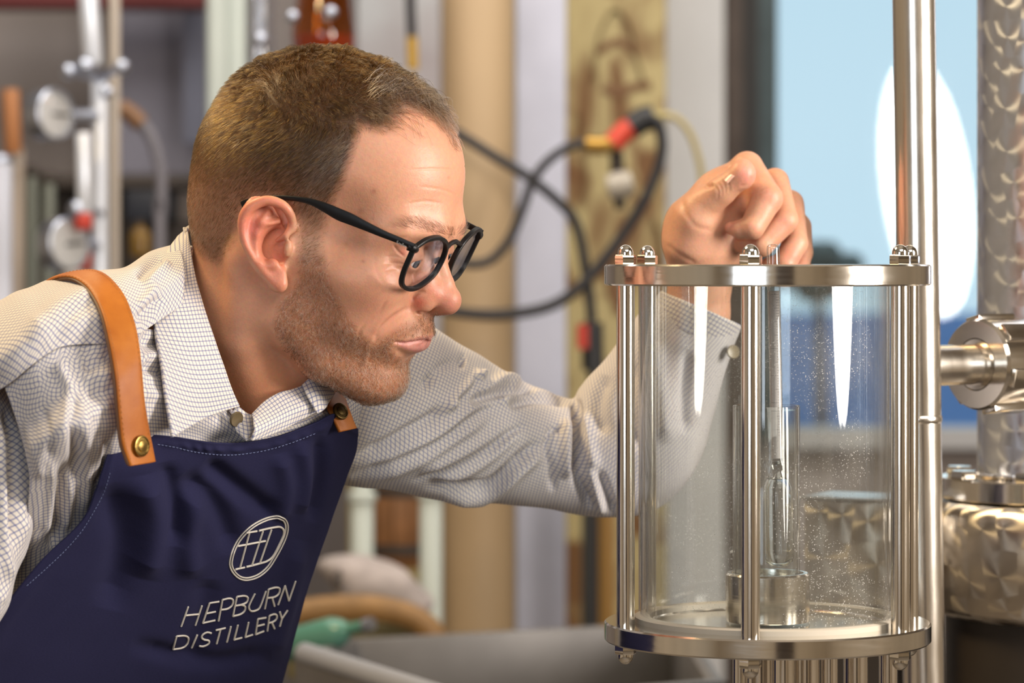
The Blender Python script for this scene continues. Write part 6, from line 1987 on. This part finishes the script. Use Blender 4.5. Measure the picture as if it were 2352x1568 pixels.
mb = MB(); mb.lathe([(0, 0), (.016, .001), (.017, .004), (.017, .035), (.013, .042), (.006, .047), (.006, .056), (0, .056)], bz, n=24); mb.build('glass', mat_simple('amber_bottle_glass', (0.20, 0.11, 0.02), .15), bt)
mb = MB(); mb.lathe([(.007, .052), (.007, .060), (0, .060)], bz, n=16); mb.build('cap', m_dark, bt)
# a stack of red and white tins low on the left
for i, (px, py, cl) in enumerate([(195, 600, (0.6, 0.10, 0.07)), (180, 640, (0.7, 0.66, 0.64))]):
    p = at(px, py + 22, 4.75); mb = MB(); mb.lathe([(0, 0), (.024, 0), (.025, .002), (.025, .026), (.023, .028), (0, .028)], p, n=24)
    tag(mb.build('tin', mat_simple('tin_paint', cl, .4)), ['red tin at the foot of the chrome stand', 'white tin below the red tin at the left'][i], 'tin')

board('low_shelf', 'small low shelf that carries the amber bottle', 'shelf', 286, 420, 590, 602, 4.9, .45, m_dark)
board('low_shelf', 'small low shelf that carries the red and white tins', 'shelf', 120, 262, 662, 674, 4.66, .74, m_dark)
# copper and amber glass still head above the man's head
sh = root('spirit_still', tuple(at(745, 140, 4.4)), 'amber glass still head with copper collar above the man', 'still')
c = at(745, 45, 4.4)
mb = MB(); mb.lathe([(.030, -.060), (.043, -.045), (.046, -.02), (.040, .02), (.036, .05), (.036, .2)], c, n=40, closed_ends=False); mb.build('glass', m_amber, sh)
mb = MB(); mb.lathe([(0, -.058), (.040, -.045), (.043, -.022), (.0, -.022)], c, n=32, closed_ends=False); mb.build('liquid', mat_simple('amber_liquid', (0.42, 0.16, 0.02), .15), sh)
mb = MB(); mb.lathe([(.0, -.085), (.040, -.085), (.046, -.078), (.046, -.060), (.040, -.055), (0, -.055)], c, n=40); mb.build('collar', m_copper, sh)
for px, py in [(672, 38), (760, 28)]:
    p = at(px, py, 4.3); R_ = 15 * 4.3 / F; mb = MB(); mb.lathe([(R_ * math.sin(math.pi * i / 12), -R_ * math.cos(math.pi * i / 12)) for i in range(13)], p, n=20, closed_ends=False); mb.build('dome_nut', m_chrome, sh)
sg = root('sight_glass', tuple(at(600, 160, 4.4)), 'clear sight glass tube with steel ends left of the still head', 'tube')
p = at(598, 60, 4.4)
mb = MB(); mb.lathe([(.022, -.07), (.022, .15)], p, n=32, closed_ends=False); mb.build('glass', mat_clear('sight_glass_wall', (.9, .93, .97), .09, 2.2), sg)
mb = MB(); mb.lathe([(.0, -.085), (.024, -.085), (.027, -.080), (.027, -.068), (.024, -.064), (0, -.064)], p, n=32); mb.build('end', m_chrome, sg)
for px, py in [(598, 90)]:
    p = at(px, py, 4.33); R_ = 17 * 4.33 / F; mb = MB(); mb.lathe([(R_ * math.sin(math.pi * i / 12), -R_ * math.cos(math.pi * i / 12)) for i in range(13)], p, n=20, closed_ends=False); mb.build('knob', m_chrome, sg)

# hoses
def hose(label, pts, Y, rpx, mat=None, extra=None):
    Ys = np.linspace(Y[0], Y[1], len(pts)) if isinstance(Y, tuple) else np.full(len(pts), Y)
    W_ = [at(p[0], p[1], y_) for p, y_ in zip(pts, Ys)]
    h_ = root('hose', tuple(W_[-1]), label, 'hose')
    mb = MB(); mb.tube(W_, rpx * np.mean(Ys) / F, 14, True, 70); mb.build('tube', mat or m_rubber, h_)
    return h_
h1 = hose('black hose running down from the man\'s brow to the right', [(1000, 280), (1060, 312), (1140, 362), (1215, 408), (1290, 470), (1325, 520), (1345, 620), (1360, 760), (1362, 1000), (1362, floor_z(4.75) - 8)], (4.75, 4.75), 12)
mb = MB(); mb.tube([at(1360, 740, 4.72), at(1362, 850, 4.72)], .017, 14); mb.build('sleeve', mat_simple('black_fitting', (.015, .015, .017), .4), h1)
mb = MB(); mb.tube([at(1338, 745, 4.70), at(1338, 800, 4.70)], .009, 12); mb.build('red_tag', mat_simple('red_tag_plastic', (0.5, 0.05, 0.03), .4), h1)
h2 = hose('black hose looping left below the crossing of hoses', [(1400, 335), (1330, 330), (1270, 360), (1225, 412), (1200, 480), (1170, 550), (1125, 598), (1075, 606), (1040, 590)], (4.70, 4.70), 11)
h3 = hose('black hose hanging in a long curve from the red connector', [(1480, 268), (1512, 285), (1520, 350), (1490, 440), (1430, 540), (1350, 640), (1270, 700), (1160, 722), (1060, 718), (990, 700)], (4.72, 4.72), 13)
mb = MB(); mb.tube([at(1408, 330, 4.70), at(1432, 305, 4.70), at(1452, 290, 4.70)], .0165, 16, True, 12); mb.build('red_connector', mat_simple('red_connector_plastic', (0.62, 0.055, 0.025), .4), h3)
mb = MB(); mb.tube([at(1450, 292, 4.70), at(1478, 274, 4.70), at(1500, 270, 4.70)], .0190, 16, True, 12); mb.build('black_connector', mat_simple('black_connector_plastic', (0.014, .014, .016), .4), h3)
mb = MB(); mb.tube([at(1345, 332, 4.70), at(1380, 334, 4.70), at(1410, 328, 4.70)], .0135, 14, True, 10); mb.build('brass_tail', mat_simple('brass_tail', (0.45, 0.26, 0.06), .3, metal=.8), h2)
h4 = hose('dull yellow hose arching right from the black connector', [(1476, 274), (1540, 266), (1580, 300), (1603, 360), (1612, 430), (1610, 620)], (4.72, 4.74), 8, mat_simple('dull_yellow_hose', (0.42, 0.34, 0.14), .5))
h5 = hose('black hose with a yellow end hanging above the man\'s head', [(938, -120), (944, 40), (948, 140)], (4.8, 4.8), 12)
mb = MB(); mb.tube([at(946, 85, 4.79), at(948, 160, 4.79)], .0088, 14); mb.build('yellow_end', mat_simple('yellow_end_plastic', (0.42, 0.25, 0.03), .45), h5)
tp = root('tap', tuple(at(1425, 480, 4.72)), 'small steel tap hanging below the red connector', 'tap')
mb = MB(); mb.tube([at(1415, 345, 4.72), at(1420, 420, 4.72), at(1424, 480, 4.72)], [.010, .012, .008], 14); mb.build('body', m_dark, tp)
mb = MB(); p = at(1424, 425, 4.68); mb.lathe([(.0, -.02), (.018, -.018), (.021, 0), (.018, .018), (0, .02)], p, (1, 0, .2), 20); mb.build('handle', mat_simple('tap_handle', (0.40, 0.36, 0.30), .4), tp)

# lower right of the man: dark and amber posts, trough, barrel, sacks
board('dark_post', 'narrow dark post just left of the glass vessel', 'post', 1338, 1372, 900, floor_z(5.0), 5.0, .05, mat_simple('dark_green_post', (0.02, 0.024, 0.02), .5))
board('amber_post', 'amber brown post just left of the glass vessel', 'post', 1374, 1412, 900, floor_z(5.05), 5.05, .05, mat_simple('amber_post_paint', (0.30, 0.15, 0.02), .5))
for i, (px, y0, y1) in enumerate([(832, 1128, floor_z(4.6)), (990, 1120, floor_z(4.6))]):
    lg = root('bench_leg', tuple(at(px, y1, 4.6)), ['left turned pale green bench leg beside the apron edge', 'right turned pale green bench leg beside the cream post'][i], 'leg', 'pale green bench legs')
    pole(px, y0 + 12, px, y1, 26, 4.6, m_green_w, 'shaft', lg)
    mb = MB(); p = at(px, y0 + 8, 4.6); mb.lathe([(.012, -.012), (.021, -.008), (.021, .002), (.014, .006), (.014, .05), (0, .05)], p, n=24); mb.build('collar', m_green_w, lg)
wb = root('barrel', tuple(at(925, 1290, 4.9)), 'brown wooden barrel between the pale green legs', 'barrel')
c = at(925, 1190, 4.95)
for k in range(14):
    a0 = 2 * math.pi * k / 14
    mb = MB(); V = []; 
    hh = np.linspace(-1, 1, 9)
    for h_ in hh:
        r_ = .062 * (1 - .22 * h_ * h_)
        for a_ in (a0 + .015, a0 + 2 * math.pi / 14 - .015):
            for q_ in (0.88, 1):
                V.append(c + np.array([math.cos(a_) * r_ * q_, math.sin(a_) * r_ * q_, h_ * .075]))
    Fc = []
    for j in range(8):
        for (u, v) in ((0, 2), (2, 3), (3, 1), (1, 0)):
            Fc.append((4 * j + u, 4 * j + v, 4 * j + 4 + v, 4 * j + 4 + u))
    Fc += [(0, 1, 3, 2), (32, 34, 35, 33)]
    mb.add(V, Fc); mb.build('stave', mat_simple('stave_oak', (0.26, 0.115, 0.04), .6, noise=.3, nscale=25) if k == 0 else bpy.data.materials['stave_oak'], wb, False)
for h_ in (-.6, .6):
    mb = MB(); r_ = .062 * (1 - .22 * h_ * h_) + .0015; mb.lathe([(r_, h_ * .075 - .008), (r_ + .001, h_ * .075 - .008), (r_ + .001, h_ * .075 + .008), (r_, h_ * .075 + .008)], c, n=36, closed_ends=False, loop=True); mb.build('hoop', m_dark, wb)
board('ochre_back', 'dull ochre board low behind the barrel', 'board', 800, 1030, 1040, floor_z(5.5), 5.5, .03, mat_simple('ochre_low', (0.36, 0.27, 0.10), .7, noise=.2, nscale=6))
# a pale sack over a wooden arch
sk = root('sack', tuple(at(850, 1400, 4.3)), 'pale sack lying over a wooden arch beside the apron', 'sack')
c = at(862, 1345, 4.40); ang = np.linspace(0, 2 * math.pi, 28, endpoint=False); rows = []
for tt in np.linspace(0, math.pi, 16):
    rows.append(np.stack([c[0] + .078 * np.sin(tt) * np.cos(ang) + .010 * np.cos(2 * ang + tt * 3) * np.sin(tt), c[1] + .06 * np.sin(tt) * np.sin(ang), c[2] + .040 * np.cos(tt) - .25 * (.078 * np.sin(tt) * np.cos(ang))], -1))
V = np.array(rows).reshape(-1, 3)
Fc = [(j * 28 + i, j * 28 + (i + 1) % 28, (j + 1) * 28 + (i + 1) % 28, (j + 1) * 28 + i) for j in range(15) for i in range(28)]
link_mesh('cloth', V, [f[::-1] for f in Fc], mat_simple('sack_cloth', (0.46, 0.40, 0.38), .85, noise=.25, nscale=30, bump=.002, bscale=80), sk)
mb = MB(); mb.tube([at(778, 1318, 4.33), at(772, 1330, 4.31), at(780, 1345, 4.30)], .006, 10, True, 10); mb.build('tie', m_dark, sk)
ar = root('wooden_arch', tuple(at(860, 1450, 4.25)), 'curved brown wooden arch under the pale sack', 'arch')
mb = MB(); mb.tube([at(x_, y_, 4.25) for x_, y_ in [(660, 1410), (760, 1398), (850, 1396), (930, 1412), (985, 1445), (1010, 1500)]], .018, 14, True, 40, .8); mb.build('rim', mat_simple('arch_wood', (0.30, 0.16, 0.05), .5, noise=.3, nscale=30), ar)
mb = MB(); pbar(mb, 660, 985, 1432, 1560, 4.3, .05); mb.build('panel', mat_simple('arch_panel', (0.14, 0.11, 0.04), .6), ar)
gb = root('green_bottle', tuple(at(738, 1490, 3.72)), 'green glass bottle on its side beside the steel trough', 'bottle')
c = at(738, 1462, 3.72)
mb = MB(); mb.lathe([(0, -.06), (.018, -.058), (.020, -.052), (.020, .02), (.014, .035), (.007, .042), (.007, .07), (0, .07)], c, (.75, -.5, .25), 28); mb.build('glass', mat_simple('green_glass_dark', (0.10, 0.26, 0.20), .08), gb)
mb = MB(); ax_ = np.array([.75, -.5, .25]); ax_ /= np.linalg.norm(ax_); mb.lathe([(.008, 0), (.008, .012), (0, .012)], c + ax_ * .066, ax_, 16); mb.build('cap', m_chrome, gb)
# steel trough in front of the back wall
tr_ = root('steel_trough', tuple(at(1150, 1700, 3.5)), 'open grey steel trough low behind the glass vessel', 'trough')
m_tr = mat_simple('grey_steel_sheet', (0.19, 0.18, 0.175), .42, metal=.35, noise=.25, nscale=8)
P0, P1, P2, P3 = at(700, 1500, 3.45), at(1040, 1610, 2.95), at(1640, 1560, 3.2), at(1560, 1428, 4.05)
P4 = at(805, 1468, 3.95)
zt = np.mean([at(700, 1500, 3.45)[2]])
def lipq(a_, b_, name, th=.018, depth=.16, mat=m_tr):
    a_, b_ = np.array(a_), np.array(b_)
    d_ = b_ - a_; ln_ = np.linalg.norm(d_); d_ /= ln_
    up = np.array([0, 0, 1.0]); sd = np.cross(d_, up); sd /= np.linalg.norm(sd)
    mb = MB(); mb.box((a_ + b_) / 2 - up * depth / 2, (ln_ + th, th, depth), axes=np.stack([d_, sd, np.cross(sd, d_) * -1]), bevel=.003)
    return mb.build(name, mat, tr_)
corners = [P0, P1, P2, P3, P4]
lipq(P0, P1, 'side_wall'); lipq(P1, P2, 'side_wall'); lipq(P2, P3, 'side_wall'); lipq(P3, P4, 'side_wall'); lipq(P4, P0, 'side_wall')
mb = MB(); V = [np.array(p) - np.array([0, 0, .13]) for p in corners] + [np.array(p) - np.array([0, 0, .145]) for p in corners]
mb.add(V, [(0, 1, 2, 3, 4), (9, 8, 7, 6, 5)] + [(i, i + 5, (i + 1) % 5 + 5, (i + 1) % 5) for i in range(5)]); mb.build('bottom', m_tr, tr_, False)
mb = MB(); mb.tube([np.array(p) for p in [P0, P1]], .012, 12); mb.build('rolled_rim', mat_simple('bright_steel_rim', (0.55, 0.58, 0.66), .35, metal=.5), tr_)
